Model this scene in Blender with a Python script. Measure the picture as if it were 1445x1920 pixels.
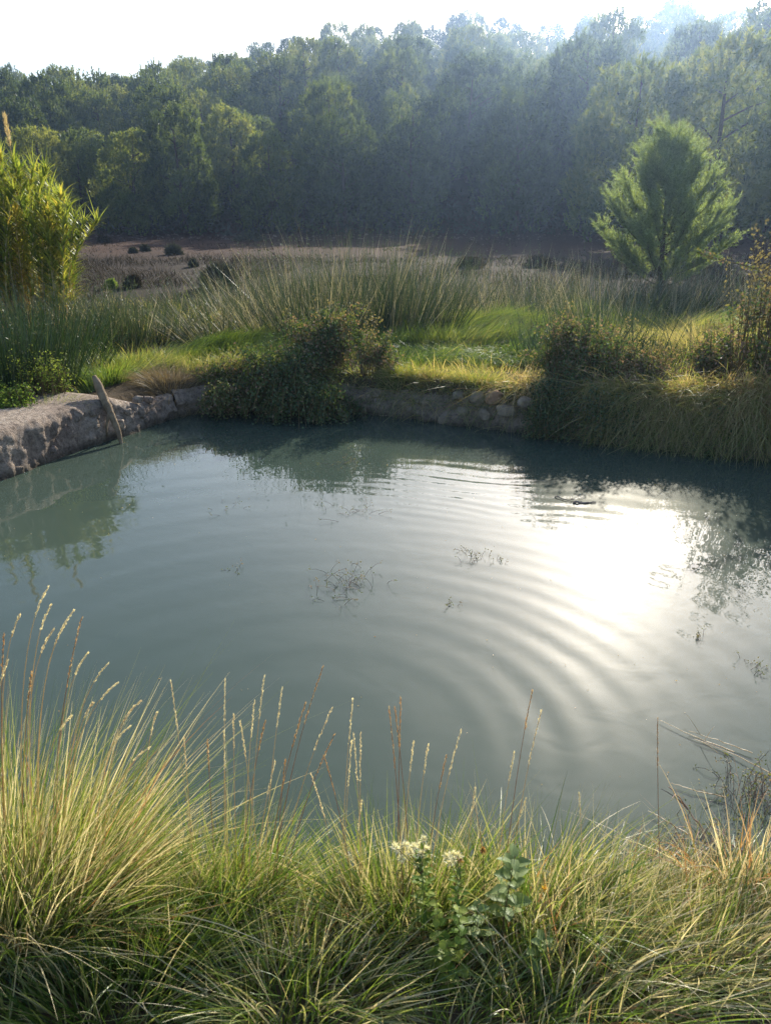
import bpy, math, random
import numpy as np
from mathutils import Vector, Matrix, Euler

R = math.radians
scene = bpy.context.scene
for o in list(bpy.data.objects):
    bpy.data.objects.remove(o)
C = scene.collection
rng = np.random.default_rng(7)
random.seed(7)

# ------------------------------------------------------------------ camera
F_PX, PITCH, EYE = 1386.0, 20.2, 2.0
cam_d = bpy.data.cameras.new('camera')
cam = bpy.data.objects.new('camera', cam_d); C.objects.link(cam)
cam.location = (0, 0, EYE)
cam.rotation_euler = (R(90 - PITCH), 0, 0)
cam_d.sensor_fit = 'VERTICAL'; cam_d.sensor_height = 36; cam_d.sensor_width = 36
cam_d.lens = F_PX / 1920 * 36
cam_d.clip_start = 0.05; cam_d.clip_end = 2000
cam_d.dof.use_dof = True; cam_d.dof.focus_distance = 9.0; cam_d.dof.aperture_fstop = 9.0
scene.camera = cam

# ------------------------------------------------------------------ sky and sun
SUN_EL, SUN_AZ = 25.0, 18.5          # azimuth to the right of +Y
world = bpy.data.worlds.new('World'); scene.world = world; world.use_nodes = True
nt = world.node_tree
sky = nt.nodes.new('ShaderNodeTexSky'); sky.sky_type = 'NISHITA'; sky.sun_disc = False
sky.sun_elevation = R(SUN_EL); sky.sun_rotation = R(SUN_AZ)
sky.air_density = 1.0; sky.dust_density = 1.8; sky.ozone_density = 1.0; sky.altitude = 200
nt.links.new(sky.outputs['Color'], nt.nodes['Background'].inputs['Color'])
nt.nodes['Background'].inputs['Strength'].default_value = 0.108
sun_d = bpy.data.lights.new('sun', 'SUN'); sun_d.energy = 5.0; sun_d.angle = R(0.6); sun_d.color = (1.0, 0.90, 0.74)
sun = bpy.data.objects.new('sun', sun_d); C.objects.link(sun)
sd = Vector((math.sin(R(SUN_AZ)) * math.cos(R(SUN_EL)), math.cos(R(SUN_AZ)) * math.cos(R(SUN_EL)), math.sin(R(SUN_EL))))
sun.rotation_euler = sd.to_track_quat('Z', 'Y').to_euler()
scene.view_settings.view_transform = 'Standard'; scene.view_settings.look = 'None'
scene.view_settings.exposure = 1.1; scene.view_settings.gamma = 1.0
scene.view_settings.use_curve_mapping = False
scene.render.engine = 'CYCLES'
scene.cycles.max_bounces = 8; scene.cycles.transparent_max_bounces = 8
scene.cycles.transmission_bounces = 4; scene.cycles.volume_bounces = 0
scene.cycles.use_denoising = True
scene.cycles.denoising_prefilter = 'NONE'

# ------------------------------------------------------------------ placing helpers
cp, sp = math.cos(R(PITCH)), math.sin(R(PITCH))
def ray(px, py):
    X = (px - 722.5) / F_PX; Y = (960 - py) / F_PX
    return np.array([X, cp + Y * sp, -sp + Y * cp])
def at_z(px, py, z=0.0):
    d = ray(px, py); return np.array([0, 0, EYE]) + d * ((z - EYE) / d[2])
def at_y(px, py, y):
    d = ray(px, py); return np.array([0, 0, EYE]) + d * (y / d[1])
def img_x(px, y):                    # world x under photo column px at depth y, near the ground
    return (px - 722.5) / F_PX * y / 0.99

# ------------------------------------------------------------------ numpy value noise
def _h(i, j, k, s):
    n = (i * 374761393 + j * 668265263 + k * 2147483647 + s * 1274126177) & 0xffffffff
    n = ((n ^ (n >> 13)) * 1274126177) & 0xffffffff
    return ((n ^ (n >> 16)) & 0xffff) / 65535.0
def noise(x, y, z=0.0, s=0):
    x = np.asarray(x, float); y = np.asarray(y, float); z = np.zeros_like(x) + z
    i = np.floor(x).astype(np.int64); j = np.floor(y).astype(np.int64); k = np.floor(z).astype(np.int64)
    u, v, w = x - i, y - j, z - k
    u = u*u*(3-2*u); v = v*v*(3-2*v); w = w*w*(3-2*w)
    def m(a, b, t): return a + (b - a) * t
    r = m(m(m(_h(i,j,k,s), _h(i+1,j,k,s), u), m(_h(i,j+1,k,s), _h(i+1,j+1,k,s), u), v),
          m(m(_h(i,j,k+1,s), _h(i+1,j,k+1,s), u), m(_h(i,j+1,k+1,s), _h(i+1,j+1,k+1,s), u), v), w)
    return r * 2 - 1
def fbm(x, y, z=0.0, o=4, s=0):
    r = 0; a = 1.0; f = 1.0
    for q in range(o):
        r = r + a * noise(np.asarray(x)*f, np.asarray(y)*f, np.asarray(z)*f, s + q); a *= .5; f *= 2.03
    return r

# ------------------------------------------------------------------ object helpers
def thing(name, label, cat, loc=(0, 0, 0), group=None, rz=0):
    o = bpy.data.objects.new(name, None); C.objects.link(o)
    o.location = loc; o.rotation_euler = (0, 0, rz); o.empty_display_size = 0.1
    o['label'] = label; o['category'] = cat
    if group: o['group'] = group
    return o
def tag(o, label=None, cat=None, group=None, kind=None):
    if label: o['label'] = label
    if cat: o['category'] = cat
    if group: o['group'] = group
    if kind: o['kind'] = kind
    return o
def mesh_np(name, V, F, tint=None, smooth=False):
    V = np.asarray(V, np.float32); F = np.asarray(F, np.int32)
    me = bpy.data.meshes.new(name)
    me.vertices.add(len(V)); me.vertices.foreach_set('co', V.ravel())
    n, k = F.shape
    me.loops.add(n * k); me.polygons.add(n)
    me.loops.foreach_set('vertex_index', F.ravel())
    me.polygons.foreach_set('loop_start', np.arange(n, dtype=np.int32) * k)
    me.polygons.foreach_set('use_smooth', np.full(n, smooth))
    if tint is not None:
        a = me.attributes.new('tint', 'FLOAT', 'POINT'); a.data.foreach_set('value', np.asarray(tint, np.float32))
    me.update(); me.validate()
    return me
def link(name, me, mat=None, parent=None):
    if mat and not len(me.materials): me.materials.append(mat)
    o = bpy.data.objects.new(name, me); C.objects.link(o)
    if parent: o.parent = parent
    return o
class Batch:
    def __init__(s): s.V = []; s.F = []; s.T = []; s.n = 0
    def add(s, V, F, T=0.0):
        V = np.asarray(V, float).reshape(-1, 3); F = np.asarray(F)
        if F.shape[1] == 3: F = np.concatenate([F, F[:, 2:3]], 1)
        s.V.append(V); s.F.append(F + s.n); s.T.append(np.zeros(len(V)) + T); s.n += len(V)
    def mesh(s, name, off=(0, 0, 0), smooth=False):
        V = np.concatenate(s.V) - np.array(off); F = np.concatenate(s.F); T = np.concatenate(s.T)
        me = bpy.data.meshes.new(name)
        tri = F[:, 2] == F[:, 3]
        cnt = np.where(tri, 3, 4); start = np.concatenate([[0], np.cumsum(cnt)[:-1]])
        keep = np.ones(F.shape, bool); keep[tri, 3] = False
        me.vertices.add(len(V)); me.vertices.foreach_set('co', V.astype(np.float32).ravel())
        me.loops.add(int(cnt.sum())); me.polygons.add(len(F))
        me.loops.foreach_set('vertex_index', F[keep].astype(np.int32))
        me.polygons.foreach_set('loop_start', start.astype(np.int32))
        me.polygons.foreach_set('use_smooth', np.full(len(F), smooth))
        a = me.attributes.new('tint', 'FLOAT', 'POINT'); a.data.foreach_set('value', T.astype(np.float32))
        me.update(); return me
    def build(s, name, mat, parent=None, smooth=False):
        off = parent.location if parent else (0, 0, 0)
        return link(name, s.mesh(name, off, smooth), mat, parent)
def unit(v): return v / np.maximum(np.linalg.norm(v, axis=-1, keepdims=True), 1e-9)
def rnd_perp(d, r=rng):
    return unit(np.cross(d, r.normal(size=d.shape)))
def blades(B, P, D, L, W, bend, segs=3, T=0.0, side=None, tipw=0.05, belly=0.0):
    """n tapering curved strips: root P, start direction D, length L, width W, bend vector (fraction of L)"""
    n = len(P); D = unit(D)
    L = np.zeros(n) + L; W = np.zeros(n) + W; T = np.zeros(n) + T
    if side is None: side = rnd_perp(D)
    s = np.linspace(0, 1, segs + 1)
    pos = P[:, None] + L[:, None, None] * (D[:, None] * s[None, :, None] + bend[:, None] * (s ** 2)[None, :, None])
    wp = (1 - s) * (1 - tipw) + tipw
    if belly: wp = np.sin(np.pi * np.clip(s * .9 + .08, 0, 1)) ** belly
    half = side[:, None] * (W[:, None, None] * .5 * wp[None, :, None])
    V = np.stack([pos - half, pos + half], 2).reshape(-1, 3)
    k = np.arange(segs)
    q = np.stack([2*k, 2*k+1, 2*k+3, 2*k+2], 1)
    F = (q[None] + (np.arange(n) * 2 * (segs + 1))[:, None, None]).reshape(-1, 4)
    B.add(V, F, np.repeat(T, 2 * (segs + 1)))
def tris(B, P, D, L, W, T=0.0, r=rng):
    n = len(P); D = unit(D); L = np.zeros(n) + L; W = np.zeros(n) + W; T = np.zeros(n) + T
    sd_ = rnd_perp(D, r) * (W[:, None] * .5)
    V = np.stack([P - sd_, P + sd_, P + D * L[:, None]], 1).reshape(-1, 3)
    B.add(V, np.arange(3 * n).reshape(-1, 3), np.repeat(T, 3))
def leaves(B, P, D, L, W, T=0.0, r=rng, side=None):
    """folded diamond leaves, two triangles each"""
    n = len(P); D = unit(D); L = np.zeros(n) + L; W = np.zeros(n) + W; T = np.zeros(n) + T
    s_ = rnd_perp(D, r) if side is None else side
    up = unit(np.cross(D, s_))
    m = P + D * (L[:, None] * .45)
    V = np.stack([P, m + s_ * W[:, None] * .5 + up * W[:, None] * .12, P + D * L[:, None], m - s_ * W[:, None] * .5 + up * W[:, None] * .12], 1).reshape(-1, 3)
    i = np.arange(n)[:, None] * 4
    B.add(V, np.concatenate([i + np.array([0, 1, 2]), i + np.array([0, 2, 3])]), np.repeat(T, 4))
def tube(B, pts, rad, sides=5, T=0.0):
    pts = np.asarray(pts, float); n = len(pts); rad = np.zeros(n) + rad
    t = unit(np.gradient(pts, axis=0))
    ref = np.array([.31, .2, .93]); 
    a = unit(np.cross(t, ref)); b = np.cross(t, a)
    ang = np.arange(sides) * 2 * np.pi / sides
    ring = a[:, None] * np.cos(ang)[None, :, None] + b[:, None] * np.sin(ang)[None, :, None]
    V = (pts[:, None] + ring * rad[:, None, None]).reshape(-1, 3)
    i = np.arange(n - 1)[:, None] * sides; j = np.arange(sides)[None]; j2 = (j + 1) % sides
    F = np.stack([i + j, i + j2, i + sides + j2, i + sides + j], -1).reshape(-1, 4)
    V = np.concatenate([V, pts[-1:], pts[:1]])
    e = (n - 1) * sides; jj = np.arange(sides)
    cap = np.stack([e + jj, e + (jj + 1) % sides, np.full(sides, n * sides), np.full(sides, n * sides)], -1)
    cap0 = np.stack([(jj + 1) % sides, jj, np.full(sides, n * sides + 1), np.full(sides, n * sides + 1)], -1)
    B.add(V, np.concatenate([F, cap, cap0]), T)
def curve(p0, p1, p2, n=8):
    s = np.linspace(0, 1, n)[:, None]
    return (1-s)**2 * np.asarray(p0) + 2*s*(1-s) * np.asarray(p1) + s*s * np.asarray(p2)
def vec(n, x=0, y=0, z=0): return np.tile(np.array([x, y, z], float), (n, 1))

# ------------------------------------------------------------------ materials
def new_mat(name):
    m = bpy.data.materials.new(name); m.use_nodes = True
    t = m.node_tree; b = t.nodes['Principled BSDF']; return m, t, b
def ramp(t, stops):
    n = t.nodes.new('ShaderNodeValToRGB'); e = n.color_ramp.elements
    while len(e) > 1: e.remove(e[-1])
    e[0].position = stops[0][0]; e[0].color = (*stops[0][1], 1)
    for p, c in stops[1:]:
        x = e.new(p); x.color = (*c, 1)
    return n
def foliage(name, stops, trans=.45, gloss=.06, rough=.45, obj_var=0.0, sat_noise=0.0, tr_gain=(1.25, 1.2, .7)):
    m = bpy.data.materials.new(name); m.use_nodes = True; t = m.node_tree; t.nodes.clear(); L = t.links.new
    at = t.nodes.new('ShaderNodeAttribute'); at.attribute_name = 'tint'
    r = ramp(t, stops)
    fac = at.outputs['Fac']
    if obj_var:
        oi = t.nodes.new('ShaderNodeObjectInfo')
        ma = t.nodes.new('ShaderNodeMath'); ma.operation = 'MULTIPLY_ADD'
        L(oi.outputs['Random'], ma.inputs[0]); ma.inputs[1].default_value = obj_var; ma.inputs[2].default_value = -obj_var * .5
        ad = t.nodes.new('ShaderNodeMath'); ad.operation = 'ADD'; L(ma.outputs[0], ad.inputs[0]); L(fac, ad.inputs[1]); fac = ad.outputs[0]
    L(fac, r.inputs[0]); col = r.outputs[0]
    di = t.nodes.new('ShaderNodeBsdfDiffuse'); L(col, di.inputs['Color'])
    tr = t.nodes.new('ShaderNodeBsdfTranslucent')
    mu = t.nodes.new('ShaderNodeMix'); mu.data_type = 'RGBA'; mu.blend_type = 'MULTIPLY'; mu.inputs[0].default_value = 1
    L(col, mu.inputs[6]); mu.inputs[7].default_value = (*tr_gain, 1); L(mu.outputs[2], tr.inputs['Color'])
    mx = t.nodes.new('ShaderNodeMixShader'); mx.inputs[0].default_value = trans; L(di.outputs[0], mx.inputs[1]); L(tr.outputs[0], mx.inputs[2])
    gl = t.nodes.new('ShaderNodeBsdfGlossy'); gl.inputs['Roughness'].default_value = rough; gl.inputs['Color'].default_value = (.9, .95, 1, 1)
    m2 = t.nodes.new('ShaderNodeMixShader'); m2.inputs[0].default_value = gloss; L(mx.outputs[0], m2.inputs[1]); L(gl.outputs[0], m2.inputs[2])
    out = t.nodes.new('ShaderNodeOutputMaterial'); L(m2.outputs[0], out.inputs[0])
    return m
def tex(t, kind, scale, detail=4, rough=.55, coord='Object'):
    tc = t.nodes.new('ShaderNodeTexCoord'); n = t.nodes.new(kind); t.links.new(tc.outputs[coord], n.inputs['Vector'])
    n.inputs['Scale'].default_value = scale
    if 'Detail' in n.inputs: n.inputs['Detail'].default_value = detail
    if 'Roughness' in n.inputs: n.inputs['Roughness'].default_value = rough
    return n
def rock_mat(name, stops, scale=6, bump=.5, dist=.02, rough=.95):
    m, t, b = new_mat(name); L = t.links.new
    n1 = tex(t, 'ShaderNodeTexNoise', scale, 8, .65); r = ramp(t, stops); L(n1.outputs['Fac'], r.inputs[0]); L(r.outputs[0], b.inputs['Base Color'])
    n2 = tex(t, 'ShaderNodeTexNoise', scale * 5, 8, .7)
    bu = t.nodes.new('ShaderNodeBump'); bu.inputs['Strength'].default_value = bump; bu.inputs['Distance'].default_value = dist
    L(n2.outputs['Fac'], bu.inputs['Height']); L(bu.outputs[0], b.inputs['Normal'])
    b.inputs['Roughness'].default_value = rough; b.inputs['Specular IOR Level'].default_value = .2
    return m

GR = [(0, (.035, .075, .014)), (.3, (.085, .15, .025)), (.5, (.17, .23, .04)), (.68, (.36, .33, .11)), (.85, (.50, .41, .22)), (1, (.30, .17, .08))]
M_grass = foliage('grass_blades', GR, .5, .05)
M_fgrass = foliage('foreground_grass', [(0, (.05, .10, .015)), (.3, (.11, .19, .025)), (.5, (.23, .29, .05)), (.66, (.50, .45, .24)), (.85, (.72, .64, .44)), (1, (.38, .2, .09))], .45, .05, tr_gain=(1.2, 1.15, .8))
M_rush = foliage('rush_stems', [(0, (.012, .032, .010)), (.45, (.04, .075, .022)), (.7, (.09, .10, .05)), (.85, (.34, .30, .2)), (1, (.55, .49, .37))], .25, .05, .4)
M_cane = foliage('cane_leaves', [(0, (.12, .19, .03)), (.45, (.28, .33, .06)), (.75, (.44, .42, .09)), (1, (.55, .42, .12))], .58, .04)
M_pine = foliage('pine_needles', [(0, (.045, .07, .016)), (.5, (.125, .17, .038)), (1, (.25, .27, .07))], .55, .03, .5, obj_var=.9)
M_ypine = foliage('young_pine_needles', [(0, (.11, .16, .06)), (.5, (.23, .31, .12)), (1, (.33, .40, .17))], .6, .04)
M_bramble = foliage('bramble_leaves', [(0, (.03, .06, .015)), (.5, (.075, .125, .03)), (.8, (.16, .17, .04)), (.92, (.22, .18, .09)), (1, (.27, .18, .12))], .4, .045, .6)
M_herb = foliage('herb_leaves', [(0, (.05, .11, .025)), (.5, (.12, .2, .04)), (1, (.26, .32, .07))], .45, .012)
M_mint = foliage('mint_leaves', [(0, (.10, .16, .045)), (1, (.24, .31, .12))], .35, .02, .5)
M_straw = foliage('straw', [(0, (.42, .32, .17)), (.6, (.62, .50, .30)), (1, (.36, .19, .09))], .4, .05)
M_head = foliage('seed_heads', [(0, (.70, .62, .46)), (.6, (.82, .75, .60)), (1, (.42, .24, .12))], .45, .05)
M_white = foliage('white_petals', [(0, (.62, .58, .42)), (1, (.8, .8, .7))], .4, .03)
M_yellow = foliage('yellow_petals', [(0, (.7, .48, .06)), (.5, (.6, .38, .08)), (.75, (.30, .17, .09)), (1, (.24, .14, .08))], .35, .03)
M_dry = foliage('dry_scrub', [(0, (.018, .018, .011)), (.5, (.035, .029, .020)), (1, (.085, .066, .048))], .2, .0)  # albedo lowered too, field shade is put into the colour
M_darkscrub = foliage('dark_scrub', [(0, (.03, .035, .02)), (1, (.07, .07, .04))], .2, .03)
M_bark = rock_mat('bark', [(.3, (.05, .035, .025)), (.7, (.14, .10, .07))], 8, .8, .03)
M_stem = rock_mat('stem', [(.3, (.10, .07, .035)), (.7, (.2, .15, .07))], 20, .3, .005)
M_twig = rock_mat('dead_twig', [(.3, (.16, .11, .09)), (.7, (.36, .28, .23))], 20, .3, .003)
M_wood = rock_mat('weathered_wood', [(.3, (.13, .095, .06)), (.7, (.32, .25, .17))], 12, 1.0, .01)
M_stone = rock_mat('stone', [(.3, (.15, .12, .09)), (.7, (.36, .30, .23))], 9, .9, .02)
M_redstone = rock_mat('rusty_stone', [(.3, (.22, .13, .08)), (.7, (.42, .28, .18))], 9, .9, .02)
M_pebble = rock_mat('field_stones', [(.3, (.08, .055, .045)), (.7, (.18, .13, .11))], 2, .6, .02)

def wall_mat():
    m, t, b = new_mat('earth_wall'); L = t.links.new
    n1 = tex(t, 'ShaderNodeTexNoise', 3.0, 8, .65); r1 = ramp(t, [(.3, (.20, .155, .13)), (.5, (.33, .27, .225)), (.7, (.46, .39, .32))]); L(n1.outputs['Fac'], r1.inputs[0])
    n2 = tex(t, 'ShaderNodeTexNoise', 22, 10, .7); r2 = ramp(t, [(.38, (.35, .33, .32)), (.55, (1, 1, 1))]); L(n2.outputs['Fac'], r2.inputs[0])
    mu = t.nodes.new('ShaderNodeMix'); mu.data_type = 'RGBA'; mu.blend_type = 'MULTIPLY'; mu.inputs[0].default_value = .8
    L(r1.outputs[0], mu.inputs[6]); L(r2.outputs[0], mu.inputs[7])
    g = t.nodes.new('ShaderNodeNewGeometry'); sx = t.nodes.new('ShaderNodeSeparateXYZ'); L(g.outputs['Position'], sx.inputs[0])
    wet = t.nodes.new('ShaderNodeMapRange'); wet.inputs[1].default_value = .02; wet.inputs[2].default_value = .09; L(sx.outputs[2], wet.inputs[0])   # wet band at the waterline
    rw = ramp(t, [(0, (.35, .36, .33)), (1, (1, 1, 1))]); L(wet.outputs[0], rw.inputs[0])
    m2 = t.nodes.new('ShaderNodeMix'); m2.data_type = 'RGBA'; m2.blend_type = 'MULTIPLY'; m2.inputs[0].default_value = 1
    L(mu.outputs[2], m2.inputs[6]); L(rw.outputs[0], m2.inputs[7]); L(m2.outputs[2], b.inputs['Base Color'])
    n3 = tex(t, 'ShaderNodeTexNoise', 35, 10, .75); bu = t.nodes.new('ShaderNodeBump'); bu.inputs['Strength'].default_value = 1; bu.inputs['Distance'].default_value = .035
    L(n3.outputs['Fac'], bu.inputs['Height']); L(bu.outputs[0], b.inputs['Normal'])
    b.inputs['Roughness'].default_value = .92; b.inputs['Specular IOR Level'].default_value = .25
    return m
M_wall = wall_mat()

def ground_mat():
    m, t, b = new_mat('ground_soil'); L = t.links.new
    g = t.nodes.new('ShaderNodeNewGeometry'); sx = t.nodes.new('ShaderNodeSeparateXYZ'); L(g.outputs['Position'], sx.inputs[0])
    nb = tex(t, 'ShaderNodeTexNoise', .35, 5); ns = tex(t, 'ShaderNodeTexNoise', 5, 8, .7)
    ma = t.nodes.new('ShaderNodeMath'); ma.operation = 'MULTIPLY_ADD'; L(nb.outputs['Fac'], ma.inputs[0]); ma.inputs[1].default_value = 6; L(sx.outputs[1], ma.inputs[2])
    mr = t.nodes.new('ShaderNodeMapRange'); mr.inputs[1].default_value = 0; mr.inputs[2].default_value = 60; L(ma.outputs[0], mr.inputs[0])
    r = ramp(t, [(0, (.16, .12, .08)), (.27, (.07, .055, .035)), (.36, (.030, .024, .018)), (.48, (.032, .022, .016)), (.58, (.052, .023, .013)), (.80, (.055, .023, .013)), (.88, (.08, .05, .035)), (1, (.05, .04, .025))]); L(mr.outputs[0], r.inputs[0])  # field stops darkened to stand in for shade from the trees
    rs = ramp(t, [(.3, (.55, .55, .55)), (.7, (1.15, 1.12, 1.1))]); L(ns.outputs['Fac'], rs.inputs[0])
    mu = t.nodes.new('ShaderNodeMix'); mu.data_type = 'RGBA'; mu.blend_type = 'MULTIPLY'; mu.inputs[0].default_value = 1
    L(r.outputs[0], mu.inputs[6]); L(rs.outputs[0], mu.inputs[7]); L(mu.outputs[2], b.inputs['Base Color'])
    bu = t.nodes.new('ShaderNodeBump'); bu.inputs['Strength'].default_value = .8; bu.inputs['Distance'].default_value = .05; L(ns.outputs['Fac'], bu.inputs['Height']); L(bu.outputs[0], b.inputs['Normal'])
    b.inputs['Roughness'].default_value = 1; b.inputs['Specular IOR Level'].default_value = .1
    return m
M_ground = ground_mat()

def water_mat():
    m, t, b = new_mat('pond_water'); L = t.links.new
    n0 = tex(t, 'ShaderNodeTexNoise', .5, 3); r0 = ramp(t, [(.35, (.038, .060, .048)), (.65, (.048, .070, .056))]); L(n0.outputs['Fac'], r0.inputs[0]); L(r0.outputs[0], b.inputs['Base Color'])
    b.inputs['Roughness'].default_value = .015; b.inputs['IOR'].default_value = 1.333
    b.inputs['Coat Weight'].default_value = .06; b.inputs['Coat Roughness'].default_value = .33; b.inputs['Coat IOR'].default_value = 1.33
    n1 = tex(t, 'ShaderNodeTexNoise', 5, 2, .4); n1.inputs['Distortion'].default_value = .4
    bu = t.nodes.new('ShaderNodeBump'); bu.inputs['Strength'].default_value = 1; bu.inputs['Distance'].default_value = .0016
    L(n1.outputs['Fac'], bu.inputs['Height']); L(bu.outputs[0], b.inputs['Normal']); L(bu.outputs[0], b.inputs['Coat Normal'])
    return m
M_water = water_mat()

# ------------------------------------------------------------------ terrain
POND = [(-4.6, 1.9), (-2.0, 1.95), (0.0, 1.85), (1.5, 1.9), (2.4, 2.15), (4.0, 3.0), (4.9, 4.2), (4.6, 6.5)]
LW = [(-5.6, 1.2)] + [tuple(at_z(*p)[:2]) for p in ((-120, 938), (0, 902), (154, 843), (200, 828), (230, 819), (291, 796), (334, 783), (390, 775))]   # left wall at the waterline
BW = [tuple(at_z(*p)[:2]) for p in ((390, 775), (500, 770), (640, 772), (800, 790), (950, 808), (1080, 822), (1200, 836), (1330, 850), (1445, 862))]
POLY = np.array([(-5.2, 1.6)] + POND[1:] + BW[::-1] + LW[::-1][1:-1])
def pond_dist(x, y):
    x = np.asarray(x, float); y = np.asarray(y, float)
    A = POLY; Bp = np.roll(POLY, -1, 0)
    dm = np.full(x.shape, 1e9); ins = np.zeros(x.shape, bool)
    for a, b in zip(A, Bp):
        e = b - a; t = np.clip(((x - a[0]) * e[0] + (y - a[1]) * e[1]) / (e @ e), 0, 1)
        dm = np.minimum(dm, np.hypot(x - a[0] - t * e[0], y - a[1] - t * e[1]))
        c = ((a[1] > y) != (b[1] > y)) & (x < (b[0] - a[0]) * (y - a[1]) / (b[1] - a[1] + 1e-12) + a[0]); ins ^= c
    return np.where(ins, -dm, dm)
SKYLINE = [(-400, 150), (0, 118), (90, 128), (170, 142), (300, 100), (400, 84), (520, 55), (650, 38), (760, 32), (880, 14), (1000, 34), (1100, 20), (1300, 8), (1445, 2), (1900, -10)]
RY, TREE_H = 130.0, 8.6
sk_u = np.array([ray(*p)[0] / ray(*p)[1] for p in SKYLINE]); sk_h = np.array([2 + RY * ray(*p)[2] / ray(*p)[1] - TREE_H for p in SKYLINE])
def smooth(t): t = np.clip(t, 0, 1); return t * t * (3 - 2 * t)
def terrain(x, y):
    x = np.asarray(x, float); y = np.asarray(y, float)
    h = np.interp(y, [-60, 0, 2.4, 5, 8, 12, 16, 20, 28, 46], [.4, .13, .13, .38, .42, .46, .6, .95, 1.45, 2.3])
    h = h + np.where(y < 30, .035, .05) * fbm(x * .6, y * .6, 0, 3, 5)
    h = h + .16 * smooth((x - 1.5) / 2.5) * smooth((y - 5) / 2) * smooth((13 - y) / 3)
    u = x / np.maximum(y, 1)
    t = np.clip((y - 46) / (RY - 46), 0, 1)
    ridge = np.interp(u, sk_u, sk_h)
    h = h + (ridge - 2.3) * t ** 1.0 * (y > 46)
    far = np.clip((y - RY) / 300, 0, 1); h = h - far * ridge * .8
    h = h + (y > 50) * np.minimum((y - 50) / 20, 1) * .8 * fbm(x * .05, y * .05, 0, 3, 9)
    d = pond_dist(x, y)
    e = smooth((d + .10) / .28)
    near = (d < 1)
    return np.where(near, -.7 + (h + .7) * e, h)
def axis(lo, hi, step, far, growth=1.09):
    a = list(np.arange(lo, hi, step)); s = step; p = hi
    while p < far[1]: a.append(p); s *= growth; p += s
    s = step; p = lo - step
    while p > far[0]: a.insert(0, p); s *= growth; p -= s
    return np.array(a)
gx = axis(-7, 7, .09, (-500, 500)); gy = axis(.6, 12, .08, (-120, 600), 1.06)
GX, GY = np.meshgrid(gx, gy)
GZ = terrain(GX, GY)
nx, ny = len(gx), len(gy)
idx = np.arange(nx * ny).reshape(ny, nx)
gf = np.stack([idx[:-1, :-1], idx[:-1, 1:], idx[1:, 1:], idx[1:, :-1]], -1).reshape(-1, 4)
o = link('ground', mesh_np('ground', np.stack([GX, GY, GZ], -1).reshape(-1, 3), gf, smooth=True), M_ground); o['kind'] = 'structure'

# ------------------------------------------------------------------ water
wx = np.arange(-6.2, 6.0, .03); wy = np.arange(1.2, 10.2, .03)
WX, WY = np.meshgrid(wx, wy)
def ring(cx, cy, lam, slope, r0, r1, ph=0):
    r = np.hypot(WX - cx, WY - cy); k = 2 * np.pi / lam
    env = smooth((r - r0) / .4) * smooth((r1 - r) / 1.6)
    wob = .8 * fbm(WX * .9, WY * .9, 0, 3, 31)
    return slope / k * np.sin(k * r + ph + wob) * env * (1 + .5 * fbm(WX * .7, WY * .7, 3, 2, 44))
c1 = at_z(560, 1400)
WZ = ring(c1[0], c1[1], .19, .012, .5, 3.9) * (.5 + 1.6 * smooth((WX - c1[0] - .2) / 1.2))
WZ = WZ + ring(c1[0], c1[1], .41, .008, .2, 5.2, 1.0)
WZ = WZ + .0011 * np.sin((WY * .93 + WX * .25 + .15 * fbm(WX, WY, 0, 2, 40)) * 2 * np.pi / .17) * smooth((WY - 4.9) / .7) * smooth((7.2 - WY) / 1) * smooth(1.2 - np.abs(WX - 1.0) / 1.5)
WZ = WZ + .00022 * fbm(WX * 9 + WY * 3, WY * 11, 0, 2, 61) * smooth(fbm(WX * .6, WY * .6, 0, 2, 62) + .5)
WZ = WZ + .0006 * fbm(WX * 2.2, WY * 3.0, 0, 2, 12) * smooth((WY - 4.6) / 1.0)
nx, ny = len(wx), len(wy); idx = np.arange(nx * ny).reshape(ny, nx)
wf = np.stack([idx[:-1, :-1], idx[:-1, 1:], idx[1:, 1:], idx[1:, :-1]], -1).reshape(-1, 4)
o = link('pond_water', mesh_np('pond_water', np.stack([WX, WY, WZ], -1).reshape(-1, 3), wf, smooth=True), M_water); o['kind'] = 'structure'

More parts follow.
